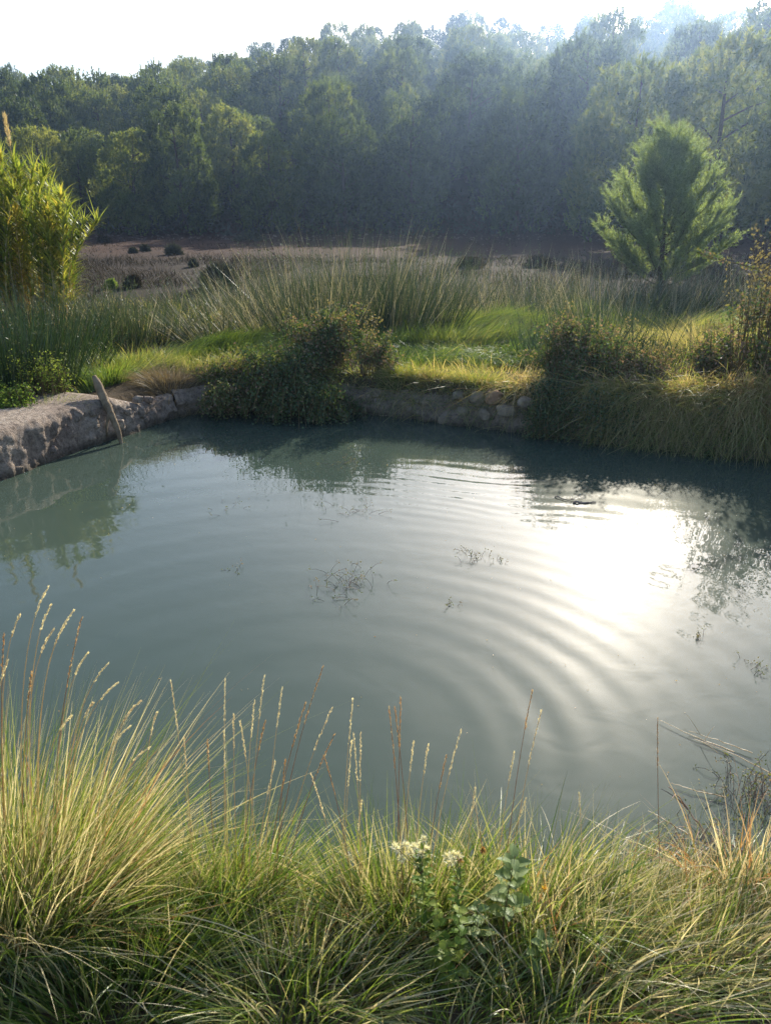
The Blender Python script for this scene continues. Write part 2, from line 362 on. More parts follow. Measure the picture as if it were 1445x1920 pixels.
# ------------------------------------------------------------------ walls of the basin
def resample(pts, step):
    pts = np.array(pts, float); seg = np.linalg.norm(np.diff(pts, axis=0), axis=1); s = np.concatenate([[0], np.cumsum(seg)])
    n = int(s[-1] / step); q = np.linspace(0, s[-1], n)
    p = np.stack([np.interp(q, s, pts[:, 0]), np.interp(q, s, pts[:, 1])], 1)
    k = max(1, int(.25 / step)); ker = np.ones(2 * k + 1) / (2 * k + 1)      # round the corners
    pp = np.pad(p, ((k, k), (0, 0)), 'edge'); pp[:k] = 2 * p[0] - p[1:k+1][::-1]; pp[-k:] = 2 * p[-1] - p[-k-1:-1][::-1]
    return np.stack([np.convolve(pp[:, 0], ker, 'valid'), np.convolve(pp[:, 1], ker, 'valid')], 1)
def wall(pts, outward, prof, step, amp, seed, crest=lambda s: 1.0):
    p = resample(pts, step); t = unit(np.gradient(p, axis=0)); nrm = np.stack([-t[:, 1], t[:, 0]], 1) * outward
    pr = []                                    # densify the profile (offset back from the water, height)
    for a, b in zip(prof[:-1], prof[1:]):
        L_ = math.hypot(b[0]-a[0], b[1]-a[1]); k = max(1, int(L_ / step))
        for q in range(k): pr.append((a[0] + (b[0]-a[0]) * q / k, a[1] + (b[1]-a[1]) * q / k))
    pr.append(prof[-1]); pr = np.array(pr)
    n, m = len(p), len(pr)
    s = np.arange(n) * step; cr = np.array([crest(v / s[-1]) for v in s])
    X = p[:, None, 0] + nrm[:, None, 0] * pr[None, :, 0]; Y = p[:, None, 1] + nrm[:, None, 1] * pr[None, :, 0]
    Z = np.where(pr[None, :, 1] > 0, pr[None, :, 1] * cr[:, None], pr[None, :, 1]) + 0 * X
    nn = fbm(X * 3.2, Y * 3.2, Z * 3.2, 5, seed); n2 = fbm(X * 11, Y * 11, Z * 11, 4, seed + 9) - .8 * np.maximum(fbm(X * 6, Y * 6, Z * 9, 3, seed + 5) - .25, 0) * 3
    face = np.clip(1 - pr[:, 0] / .3, .25, 1)[None]
    dsp = (amp * .7 * nn + amp * .85 * n2) * face
    X = X + nrm[:, None, 0] * dsp; Y = Y + nrm[:, None, 1] * dsp; Z = Z + dsp * .35
    idx = np.arange(n * m).reshape(n, m)
    f = np.stack([idx[:-1, :-1], idx[1:, :-1], idx[1:, 1:], idx[:-1, 1:]], -1).reshape(-1, 4)
    if outward < 0: f = f[:, ::-1]
    return np.stack([X, Y, Z], -1).reshape(-1, 3), f
prof = [(.0, -.35), (.0, .0), (.02, .22), (.035, .36), (.07, .42), (.14, .445), (.5, .46), (.85, .45), (1.1, .36)]
V, F = wall(LW[:-1], 1, prof, .02, .024, 3, lambda s: 1.0 - .35 * smooth((s - .86) / .08))
t = thing('basin_wall', 'pale earthen retaining wall with bare sandy top along the left edge of the pond', 'wall')
link('wall_face', mesh_np('wall_face', V, F, smooth=True), M_wall, t)
def rock(name, p, size, mat, parent, seed, rot=0):
    u = np.linspace(0, 2*np.pi, 21)[:-1]; v = np.linspace(0.02, np.pi-.02, 12)
    U, Vv = np.meshgrid(u, v); d = np.stack([np.sin(Vv)*np.cos(U), np.sin(Vv)*np.sin(U), np.cos(Vv)], -1)
    sq = np.sign(d) * np.abs(d) ** .7
    r = 1 + .22 * fbm(d[..., 0]*1.6+seed, d[..., 1]*1.6, d[..., 2]*1.6, 3, seed) + .06 * fbm(d[..., 0]*7, d[..., 1]*7, d[..., 2]*7, 2, seed)
    P = sq * r[..., None] * np.array(size) * .5
    c, s = math.cos(rot), math.sin(rot); P = np.stack([P[..., 0]*c - P[..., 1]*s, P[..., 0]*s + P[..., 1]*c, P[..., 2]], -1)
    B = Batch(); n, m = P.shape[:2]; idx = np.arange(n*m).reshape(n, m); j = np.roll(idx, -1, 1)
    B.add(P.reshape(-1, 3) + np.array(p), np.stack([idx[:-1], idx[1:], j[1:], j[:-1]], -1).reshape(-1, 4))
    return B.build(name, mat, parent, True)
for k, (px, py, y, sz) in enumerate([(250, 768, 8.25, (.30, .22, .2)), (272, 778, 8.35, (.22, .2, .17)), (300, 768, 8.75, (.3, .24, .17)), (330, 770, 8.95, (.24, .2, .13)), (205, 800, 7.75, (.10, .08, .22)), (292, 790, 8.6, (.16, .16, .1))]):
    rock('stone', at_y(px, py, y), sz, M_wall, t, k + 3, k)
for k in range(22):
    a_ = rng.uniform(0, len(LW) - 3); i_ = int(a_); q_ = np.array(LW[i_]) * (1 - a_ + i_) + np.array(LW[i_ + 1]) * (a_ - i_); e_ = unit(np.array(LW[i_ + 1]) - np.array(LW[i_])); zz = rng.uniform(.02, .36); s0 = rng.uniform(.05, .12)
    rock('stone', (q_[0] - e_[1] * (.02 + zz * .08), q_[1] + e_[0] * (.02 + zz * .08), zz), (s0 * 1.3, s0 * .8, s0 * .8), M_wall, t, 200 + k, rng.uniform(0, 6))

bprof = [(.04, -.35), (.0, .0), (.04, .16), (.08, .27), (.16, .33), (.3, .36), (.6, .33)]
V, F = wall([LW[-2]] + BW + [(4.6, 6.2), (5.2, 4.6), (4.3, 3.1)], 1, bprof, .03, .05, 17)
t = thing('bank_wall', 'low rough stone and earth wall along the far edge of the pond under hanging grass', 'wall')
link('wall_face', mesh_np('wall_face', V, F, smooth=True), M_wall, t)
stones = [(925, 744, 8.22, (.20, .16, .15), M_redstone, 'rounded orange stone lying on the rim of the wall'), (897, 746, 8.32, (.19, .16, .16), M_stone, None), (860, 742, 8.45, (.17, .14, .1), M_stone, None), (705, 740, 8.95, (.19, .15, .10), M_stone, None), (728, 737, 8.9, (.13, .12, .1), M_stone, None),
          (800, 752, 8.62, (.22, .14, .12), M_stone, None), (760, 760, 8.74, (.2, .14, .12), M_stone, None), (905, 775, 8.22, (.28, .14, .13), M_stone, None), (865, 772, 8.38, (.22, .12, .12), M_stone, None), (950, 770, 8.05, (.24, .14, .12), M_stone, None), (985, 755, 7.98, (.2, .14, .12), M_stone, None),
          (720, 775, 8.9, (.2, .12, .1), M_stone, None), (680, 765, 9.0, (.22, .12, .12), M_stone, None), (835, 790, 8.42, (.18, .1, .08), M_stone, None), (1352, 768, 7.25, (.2, .14, .07), M_stone, None), (1000, 795, 7.9, (.2, .1, .1), M_stone, None)]
for k, (px, py, y, sz, mt, lb) in enumerate(stones):
    s_ = rock('stone', at_y(px, py, y), sz, mt, t, 30 + k, k * .7)
    if lb: s_['label'] = lb
# ------------------------------------------------------------------ post leaning in the water
t = thing('wooden_post', 'crooked weathered wooden stake leaning against the wall with its foot in the water', 'wooden stake', at_z(228, 830))
pp = [at_y(232, 842, 7.5) - np.array([0, 0, .12]), at_y(228, 832, 7.52), at_y(222, 808, 7.56), at_y(211, 782, 7.6), at_y(200, 758, 7.66), at_y(190, 735, 7.72), at_y(183, 718, 7.76), at_y(177, 706, 7.8)]
B = Batch(); pr = np.array([.014, .018, .030, .040, .043, .045, .043, .026])
fine = np.stack([np.interp(np.linspace(0, 7, 30), range(8), [p[i] for p in pp]) for i in range(3)], 1); fr = np.interp(np.linspace(0, 7, 30), range(8), pr) * (1 + .12 * rng.normal(size=30) * .6)
tube(B, fine, fr, 9); B.build('stake', M_wood, t, True)
B = Batch(); tube(B, [at_y(206, 770, 7.6), at_y(200, 800, 7.58), at_y(201, 818, 7.6)], [.02, .014, .008], 6); B.build('side_branch', M_wood, t, True)

# ------------------------------------------------------------------ pines on the hill
def forest_pine(seed, H, Rr, nb, shoots):
    r = np.random.default_rng(seed)
    root = bpy.data.objects.new('pine_tree', None); C.objects.link(root)
    B = Batch(); lean = r.normal(size=2) * .25
    trunk = [(0, 0, -.4), (lean[0]*.2, lean[1]*.2, H*.3), (lean[0]*.6, lean[1]*.6, H*.6), (lean[0], lean[1], H*.93)]
    tube(B, trunk, [.17, .13, .09, .02], 6)
    FB = Batch()
    def env(tt): return Rr * np.sqrt(np.clip(1 - (np.abs(tt - .36) / np.where(tt > .36, .66, .62)) ** 2.1, 0, 1))
    for k in range(nb):
        tt = (k + r.uniform(.2, .8)) / nb; tt = tt * .97 + .02; az = k * 2.4 + r.uniform(-.6, .6)
        rr = float(env(tt)) * r.uniform(.62, .86) * (.9 if k % 3 else 1.05); zc = .04 * H + tt * H * .86
        c = np.array([math.cos(az) * rr + lean[0] * tt, math.sin(az) * rr + lean[1] * tt, zc])
        if k % 3 == 0: tube(B, [(lean[0]*tt, lean[1]*tt, max(.4, zc - rr * .5)), c * np.array([.6, .6, 1]) - np.array([0, 0, .3]), c - np.array([0, 0, .1])], [.05, .03, .01], 4)
        br = r.uniform(.7, 1.2) * Rr * .36 * (1.1 - .35 * tt)
        n = int(shoots * (br / (Rr * .36)) ** 2)
        d = unit(r.normal(size=(n, 3)) * np.array([1, 1, .8]) + np.array([math.cos(az) * .6, math.sin(az) * .6, .55]))
        P = c + d * br * r.uniform(.6, 1.0, (n, 1)) * np.array([1, 1, .95])
        ax = unit(d * .45 + np.array([0, 0, .9]) + r.normal(size=(n, 3)) * .22); SL = r.uniform(.2, .55, n)
        q = 9
        PP = np.repeat(P, q, 0) + np.repeat(ax * SL[:, None], q, 0) * r.uniform(0, 1, (n * q, 1))
        DD = unit(np.repeat(ax, q, 0) * .8 + r.normal(size=(n * q, 3)) * .5)
        T = np.clip(.45 + .16 * r.normal() + np.repeat(r.normal(size=n) * .15, q), 0, 1)
        tris(FB, PP, DD, r.uniform(.18, .32, n * q), r.uniform(.07, .11, n * q), T, r)
    n = 10                                            # leading shoots that stand out of the top
    for k in range(n):
        a = r.uniform(0, 6.28); q = env(.8) * r.uniform(0, .9); base = np.array([math.cos(a)*q + lean[0], math.sin(a)*q + lean[1], H * r.uniform(.80, .88)])
        hh = r.uniform(.4, 1.0); m = 60
        PP = base + np.array([0, 0, 1]) * r.uniform(0, hh, (m, 1)) + r.normal(size=(m, 3)) * .04
        tris(FB, PP, unit(np.array([0, 0, .8]) + r.normal(size=(m, 3)) * .6), .2, .05, .7, r)
    link('trunk', B.mesh('trunk'), M_bark, root); link('crown', FB.mesh('crown'), M_pine, root)
    return root
protos = [forest_pine(100 + k, H, Rr, nb, sh) for k, (H, Rr, nb, sh) in enumerate([(8.0, 3.1, 40, 78), (8.6, 2.8, 40, 74), (7.2, 3.3, 38, 80), (8.4, 2.5, 38, 70), (7.6, 3.5, 42, 80), (9.0, 3.1, 44, 76)])]
used = set()
def put_tree(k, loc, rz, sc, label, group):
    p = protos[k]
    if k not in used: r_ = p; used.add(k)
    else:
        r_ = p.copy(); C.objects.link(r_)
        for ch in list(p.children):
            c_ = ch.copy(); C.objects.link(c_); c_.parent = r_
    r_.location = loc; r_.rotation_euler = (0, 0, rz); r_.scale = sc
    r_['label'] = label; r_['category'] = 'pine tree'; r_['group'] = group
    return r_
ORD = ['first', 'second', 'third', 'fourth', 'fifth', 'sixth', 'seventh', 'eighth', 'ninth', 'tenth', 'eleventh', 'twelfth', 'thirteenth', 'fourteenth', 'fifteenth', 'sixteenth', 'seventeenth', 'eighteenth', 'nineteenth', 'twentieth']
ORD += ['twenty-' + w for w in ORD[:9]] + ['thirtieth'] + ['thirty-' + w for w in ORD[:9]]
y = 46.5; row = 0
while y < RY + 6:
    half = .60 * y + 5; step = 4.3 if row == 0 else 5.4 + .012 * (y - 46)
    xs = np.arange(-half, half, step) + random.uniform(0, step * .6)
    last = y + 6.3 + row * .35 >= RY + 6
    for i, x in enumerate(xs):
        xx = x + random.uniform(-1, 1) * step * .27; yy = y + random.uniform(-1.9, 1.9) * (0.5 if row == 0 else 1)
        s = random.uniform(.78, 1.08) * (.76, .78, .84, .9, .95)[min(row, 4)]
        if row < 4: s *= 1 + .34 * float(smooth((x + 2) / 14))
        if row == 0: yy -= 8 * float(smooth((x - 4) / 9))
        if last: s = random.uniform(.8, 1.15)
        if row == 0:
            lab = '%s pine from the left in the front row at the hill foot' % ORD[min(i, 38)]
        elif last:
            lab = '%s pine crown from the left on the hill skyline' % ORD[min(i, 38)]
        elif row < 4: lab = 'green pine in the crowded rows just behind the front trees of the hill'
        else: lab = 'distant green pine crown among the crowded trees high on the slope'
        put_tree(random.randrange(6), (xx, yy, float(terrain(xx, yy)) - .1), random.uniform(0, 6.28), (s * random.uniform(.92, 1.1), s, s * random.uniform(.9, 1.12)), lab,
                 'pines in the front row of the hill' if row == 0 else 'pines on the skyline' if last else 'pines behind the front row' if row < 4 else 'pines high on the slope')
    y += 6.0 + row * .35; row += 1
for k in range(6):
    if k not in used: raise RuntimeError('unused tree')

# ------------------------------------------------------------------ the young pine by the pond
def young_pine():
    base = at_y(1232, 575, 19.0); base[2] = float(terrain(base[0], 19.0)) - .05
    top = at_y(1256, 262, 19.0); H = top[2] - base[2]
    t = thing('young_pine', 'bushy young pine lit green standing alone behind the rushes on the right', 'pine tree', base)
    B = Batch(); lean = (top - base)[0]
    tr = np.array([[0, 0, 0], [lean*.3, 0, H*.3], [lean*.6, 0, H*.6], [lean, 0, H*.95]]) + base
    tube(B, tr, [.07, .055, .035, .01], 8); B.build('trunk', M_bark, t, True)
    r = np.random.default_rng(5)
    nb = 62
    for k in range(nb):
        f = (k + .5) / nb; z0 = H * (.03 + .84 * f ** 1.0); az = k * 2.39996 + r.uniform(-.3, .3)
        reach = 1.65 * (1 - f) ** .84 * min(1, .72 + f * 1.5) * r.uniform(.78, 1.06) + .08
        rise = (.35 + .8 * f) * reach + .10 + .4 * r.random() ** 2 + .12 * f
        p0 = np.array([lean * z0 / H, 0, z0]) + base
        hd = np.array([math.cos(az), math.sin(az), 0])
        p1 = p0 + hd * reach * .65 + np.array([0, 0, rise * .25]); p2 = p0 + hd * reach + np.array([0, 0, rise])
        cv = curve(p0, p1, p2, 8); Bb = Batch(); tube(Bb, cv, np.linspace(.018, .004, 8), 5)
        br = Bb.build('branch', M_bark, t, True)
        n = int(34 + 60 * reach)
        ss = r.uniform(.22, 1, n); ss[:3] = [1, .97, .93]
        P = np.stack([np.interp(ss, np.linspace(0, 1, 8), cv[:, i]) for i in range(3)], 1)
        ax = unit(hd * .55 + np.array([0, 0, 1.0]) + r.normal(size=(n, 3)) * np.array([.5, .5, .25]))
        SL = r.uniform(.14, .5, n); FB = Batch(); q = 34
        a2 = np.repeat(ax, q, 0); u_ = r.uniform(0.0, 1, (n * q, 1))
        PP = np.repeat(P, q, 0) + a2 * np.repeat(SL, q)[:, None] * u_
        DD = unit(a2 * .75 + r.normal(size=(n * q, 3)) * .5)
        tris(FB, PP, DD, r.uniform(.06, .10, n * q), .013, np.clip(.5 + .22 * r.normal(size=n * q) + .12 * np.repeat(r.normal(size=n), q), 0, 1), r)
        fo = link('needles', FB.mesh('needles', base), M_ypine, br)
young_pine()

# ------------------------------------------------------------------ generic tussock / rush / bramble
def tussock(name, label, cat, c, rad, n, Lr, W, splay, tint, droop, mat, lean=(0, 0, 0), segs=4, group=None, part='blades', sq=1.0, seed=0, cut=0):
    r = np.random.default_rng(1000 + seed + int(abs(c[0]) * 97 + c[1] * 31))
    z = float(terrain(c[0], c[1])); t = thing(name, label, cat, (c[0], c[1], z), group)
    a = r.uniform(0, 2*np.pi, n); q = np.sqrt(r.uniform(0, 1, n))
    off = np.stack([np.cos(a) * q, np.sin(a) * q * sq, 0 * q], 1)
    P = np.array([c[0], c[1], 0]) + off * rad
    P[:, 2] = np.maximum(terrain(P[:, 0], P[:, 1]), z - .3) - .02
    D = np.array([0, 0, 1.0]) + off * splay + r.normal(size=(n, 3)) * np.array([.16, .16, 0]) * (.5 + splay) + np.array(lean)
    L = r.uniform(*Lr, n) * (1 - .25 * q * (splay > .6))
    bend = (unit(off + r.normal(size=(n, 3)) * .5) * np.array([1, 1, 0])) * droop * .5 + np.array([0, 0, -droop * .6]) + np.array(lean) * droop
    bend = bend * r.gamma(2.2, .4, (n, 1)).clip(.05, 2.2); L = L * np.where(r.random(n) < .3, r.uniform(.45, .8, n), 1)
    if segs >= 6:
        w_ = r.random(n) < .06; L = np.where(w_, L * 1.35, L); W = np.where(w_, W * .5, W)
        D = D + r.normal(size=(n, 3)) * np.array([.16, .12, 0])
    T = np.clip(r.uniform(*tint, n) + (r.random(n) < .12) * .25, 0, 1)
    B = Batch(); blades(B, P, D, L, W * r.uniform(.6, 1.3, n), bend, segs, T)
    ob = B.build(part, mat, t)
    return t, P, unit(D), L, bend, r
def rush(px, d, rad, n, Lr, label, splay=.35, tint=(.1, .6), lean=(0, 0, 0), W=.0125, seed=0):
    x = img_x(px, d); n = int(n * .95); Lr = (Lr[0] * .8, Lr[1] * 1.22); splay *= 1.5; tint = (tint[0] - .1, tint[1])
    t, P, D, L, bend, r = tussock('rush_tussock', label, 'rush', (x, d), rad, n, Lr, W, splay, tint, .05, M_rush, tuple(np.array(lean) + rng.normal(size=3) * np.array([.12, .08, 0])), 2, 'rush tussocks round the pond', 'stems', seed=seed)
    k = r.random(n) < .22; m = int(k.sum())          # brown fruit clusters below the tips
    B = Batch(); f = r.uniform(.82, .98, m)
    Q = P[k] + L[k][:, None] * (D[k] * f[:, None] + bend[k] * (f ** 2)[:, None])
    for j in range(3): leaves(B, Q + r.normal(size=(m, 3)) * .008, D[k] + r.normal(size=(m, 3)) * .4, .04, .014, .62, r)
    B.build('seed_clusters', M_rush, t)['kind'] = 'stuff'
    return t
# left, dark tall tussocks behind the wall
rush(-10, 7.9, .5, 620, (.6, 1.05), 'dark green rush tussock at the left edge behind the wall', .22, (.0, .4))
rush(70, 8.3, .45, 560, (.6, 1.0), 'dark green rush tussock behind the small weeds on the left wall', .22, (.0, .4))
rush(30, 9.2, .7, 700, (.7, 1.15), 'tall dark rush tussock below the cane thicket', .25, (.05, .5))
rush(130, 9.4, .5, 480, (.6, .95), 'rush tussock above the wooden stake', .3, (.05, .5))
rush(120, 11.0, .7, 620, (.7, 1.1), 'rush tussock under the right side of the cane thicket', .3, (.1, .7))
rush(215, 11.3, .6, 560, (.6, .95), 'rush tussock with pale tips right of the cane thicket', .3, (.15, .8))
rush(290, 12.0, .6, 520, (.5, .9), 'grey green rush tussock left of the round dark field bush', .35, (.15, .8))
rush(20, 12.2, .9, 520, (.8, 1.2), 'rush tussock at the foot of the canes', .25, (.1, .6))
rush(395, 12.0, .45, 330, (.6, 1.0), 'rush tussock leaning left below the round dark field bush', .5, (.2, .9), (-.15, 0, 0))
rush(455, 12.8, .5, 330, (.7, 1.1), 'sparse pale rush tussock left of the tall central rushes', .5, (.3, .95), (-.15, 0, 0))
# centre
rush(530, 12.2, .6, 360, (1.1, 1.6), 'tall pale rush tussock at the left of the central group', .4, (.3, 1.0), (-.12, 0, 0))
rush(600, 11.8, .6, 420, (1.1, 1.65), 'tall rush tussock above the central bramble', .38, (.2, .95), (-.12, 0, 0))
rush(665, 12.4, .6, 480, (1.1, 1.75), 'tallest rush tussock in the middle of the picture', .35, (.15, .9), (-.1, 0, 0))
rush(730, 12.3, .6, 540, (1.1, 1.6), 'dense rush tussock with silvery tips right of the tallest one', .33, (.05, .85), (-.14, 0, 0))
rush(790, 12.8, .6, 540, (1.0, 1.5), 'dark based rush tussock at the right of the central group', .3, (.0, .8), (-.1, 0, 0))
rush(860, 13.8, .7, 260, (.6, 1.1), 'sparse brown rush tussock behind the bright green grass', .45, (.4, 1.0))
rush(950, 14.5, .8, 260, (.7, 1.3), 'thin grey rush tussock left of the white flowered weed', .45, (.4, 1.0))
rush(1060, 13.5, .7, 330, (.7, 1.4), 'thin grey rush tussock left of the young pine', .4, (.2, .9))
# right, in front of the grass
rush(985, 10.2, .18, 60, (.5, .85), 'thin dark rush tuft standing in the bright green grass', .25, (0, .5))
rush(1050, 9.5, .32, 130, (.5, .95), 'dark rush tuft left of the right hand bramble top', .35, (0, .6), seed=3)
rush(1115, 9.1, .35, 200, (.5, 1.0), 'dark upright rush tussock behind the right hand bramble', .3, (0, .5))
rush(1180, 8.9, .35, 150, (.5, .9), 'dark rush tussock leaning right before the young pine', .35, (0, .5), (.15, 0, 0))
rush(1275, 9.0, .25, 60, (.4, .8), 'thin rush tuft below the right edge of the young pine', .35, (.1, .7))
rush(1120, 11.8, .6, 300, (.6, 1.1), 'grey rush tussock at the left foot of the young pine', .35, (.3, .9))
rush(1210, 12.5, .6, 260, (.5, .9), 'faded rush tussock at the foot of the young pine', .4, (.3, 1.0))

rush(470, 15.5, .8, 420, (.9, 1.35), 'rush tussock in the second rank left of the central group', .4, (.2, .95))
rush(570, 15.5, .8, 460, (1.0, 1.5), 'rush tussock in the second rank behind the left of the central group', .4, (.2, .95))
rush(680, 15.8, .8, 460, (1.0, 1.5), 'rush tussock in the second rank behind the tallest one', .4, (.2, .95))
rush(790, 16.0, .8, 460, (1.0, 1.5), 'rush tussock in the second rank behind the right of the central group', .4, (.2, .95))
rush(890, 16.0, .8, 420, (.9, 1.45), 'brownish rush tussock between the central group and the young pine', .4, (.4, .95))
rush(990, 16.0, .8, 420, (.9, 1.4), 'brownish rush tussock some way left of the young pine', .4, (.4, .95))
rush(1090, 15.8, .8, 420, (.9, 1.3), 'grey brown rush tussock touching the left side of the young pine', .4, (.3, .95))
rush(1180, 16.0, .7, 420, (1.0, 1.35), 'grey brown rush tussock hiding the left foot of the young pine', .4, (.3, .95))
rush(1255, 15.5, .7, 420, (1.0, 1.35), 'grey brown rush tussock hiding the trunk of the young pine', .4, (.3, .95))
rush(1330, 16.0, .8, 380, (.9, 1.2), 'grey brown rush tussock at the right foot of the young pine', .4, (.3, .95))
rush(1420, 15.0, .8, 380, (.7, 1.0), 'grey brown rush tussock behind the tall shrub at the right edge', .4, (.3, .95))
rush(380, 15.5, .7, 300, (.5, .9), 'low rush tussock under the round dark field bush', .4, (.2, .9))
rush(250, 14.5, .7, 300, (.4, .8), 'low rush tussock before the small tan bush', .4, (.2, .9))

# tall dry single stems that stand above the rushes
t = thing('dry_reed_stems', 'few tall pale dry reed stems rising above the central rushes', 'reed', (img_x(650, 12.3), 12.3, float(terrain(img_x(650, 12.3), 12.3))))
for px, py, d, bx in [(655, 410, 12.3, 660), (655, 430, 12.4, 650), (497, 435, 12.2, 520), (723, 450, 12.5, 742), (712, 455, 12.6, 712), (765, 455, 12.6, 760), (460, 462, 12.4, 480), (485, 470, 12.2, 510), (955, 450, 13, 960), (1012, 455, 13, 1010), (1095, 450, 13, 1090), (900, 470, 13, 890), (865, 480, 13, 850)]:
    b_ = np.array([img_x(bx, d), d, .4]); e_ = at_y(px, py, d); B = Batch(); tube(B, curve(b_, (b_ + e_) / 2 + np.array([.03, 0, 0]), e_, 6), np.linspace(.004, .0015, 6), 4, .5)
    k = 5; leaves(B, e_ + np.array([0, 0, -1.]) * rng.uniform(0, .18, (k, 1)), vec(k, 0, 0, 1) + rng.normal(size=(k, 3)) * .3, .03, .01, .7); B.build('stem', M_rush, t)

# ------------------------------------------------------------------ giant cane thicket
def cane_thicket():
    c = np.array([img_x(20, 12.3), 12.3]); z = float(terrain(*c))
    t = thing('giant_cane', 'tall yellow green giant cane thicket at the left edge of the picture', 'cane', (c[0], c[1], z))
    r = np.random.default_rng(21)
    spots = []
    for k in range(200):
        px = r.uniform(-260, 160); d = r.uniform(11.4, 13.4); edge = max(0, (px - 60) / 100)
        h = 2.4 - .75 * edge ** 1.5 + r.uniform(-.35, .2)
        spots.append((px, d, h, r.normal() * .12 + .05, 0))
    spots += [(12, 11.8, 2.85, .0, 1), (118, 12.2, 2.6, -.02, 2), (-40, 12, 2.9, 0, 1), (140, 12.0, 1.75, .42, 0), (128, 11.8, 2.1, .2, 0), (150, 12.1, 1.7, .15, 0)]
    for px, d, h, ln, kind in spots:
        x = img_x(px, d); p0 = np.array([x, d, float(terrain(x, d))])
        l2 = r.normal() * .1
        p2 = p0 + np.array([ln * h, l2 * h, h]); p1 = p0 + np.array([0, 0, h * .6])
        cv = curve(p0, p1, p2, 9); B = Batch(); tube(B, cv, np.linspace(.011, .004, 9), 5, .6)
        ca = B.build('cane', M_straw, t)
        n = int(70 + 14 * h); s = np.sort(r.uniform(.18, 1, n) ** .8)
        P = np.stack([np.interp(s, np.linspace(0, 1, 9), cv[:, i]) for i in range(3)], 1)
        az = np.where(np.arange(n) % 2, 0, np.pi) + r.uniform(0, 6.28) + r.normal(size=n) * .6
        hd = np.stack([np.cos(az), np.sin(az), 0 * az], 1)
        D = hd * .75 + np.array([0, 0, 1.1]) * (0.6 + .6 * s)[:, None]
        bend = hd * .25 + np.array([0, 0, -.55]) * r.uniform(.4, 1.3, (n, 1))
        T = np.clip(.42 + .2 * r.normal() + .22 * r.normal(size=n) + .25 * (s < .4), 0, 1)
        FB = Batch(); sidev = unit(np.cross(unit(D), np.array([0, 0, 1.0])))
        blades(FB, P, D, r.uniform(.22, .5, n), r.uniform(.026, .044, n), bend, 4, T, side=sidev)
        m = 9; top = vec(m) + cv[-1]                     # the pointed bunch at the tip
        blades(FB, top, np.array([0, 0, 1.0]) + r.normal(size=(m, 3)) * .35, r.uniform(.2, .4, m), .018, r.normal(size=(m, 3)) * .2, 3, .4)
        link('leaves', FB.mesh('leaves', t.location), M_cane, ca)
        if kind:
            PB = Batch(); q = 200; u = r.uniform(0, 1, q); hh = .55 if kind == 2 else .5
            PB.add(*(lambda b: (np.concatenate(b.V), np.concatenate(b.F)))(_tb([cv[-1], cv[-1] + np.array([-.02, 0, hh])], [.004, .002])), .4)
            Pq = cv[-1] + np.array([-.02, 0, hh]) * (u * .7 + .35)[:, None] + r.normal(size=(q, 3)) * .014
            tris(PB, Pq, vec(q, 0, 0, 1) + r.normal(size=(q, 3)) * .25, .07, .008, .5, r)
            link('plume', PB.mesh('plume', t.location), M_straw, ca)
def _tb(pts, rad):
    b = Batch(); tube(b, pts, rad, 4); return b
cane_thicket()

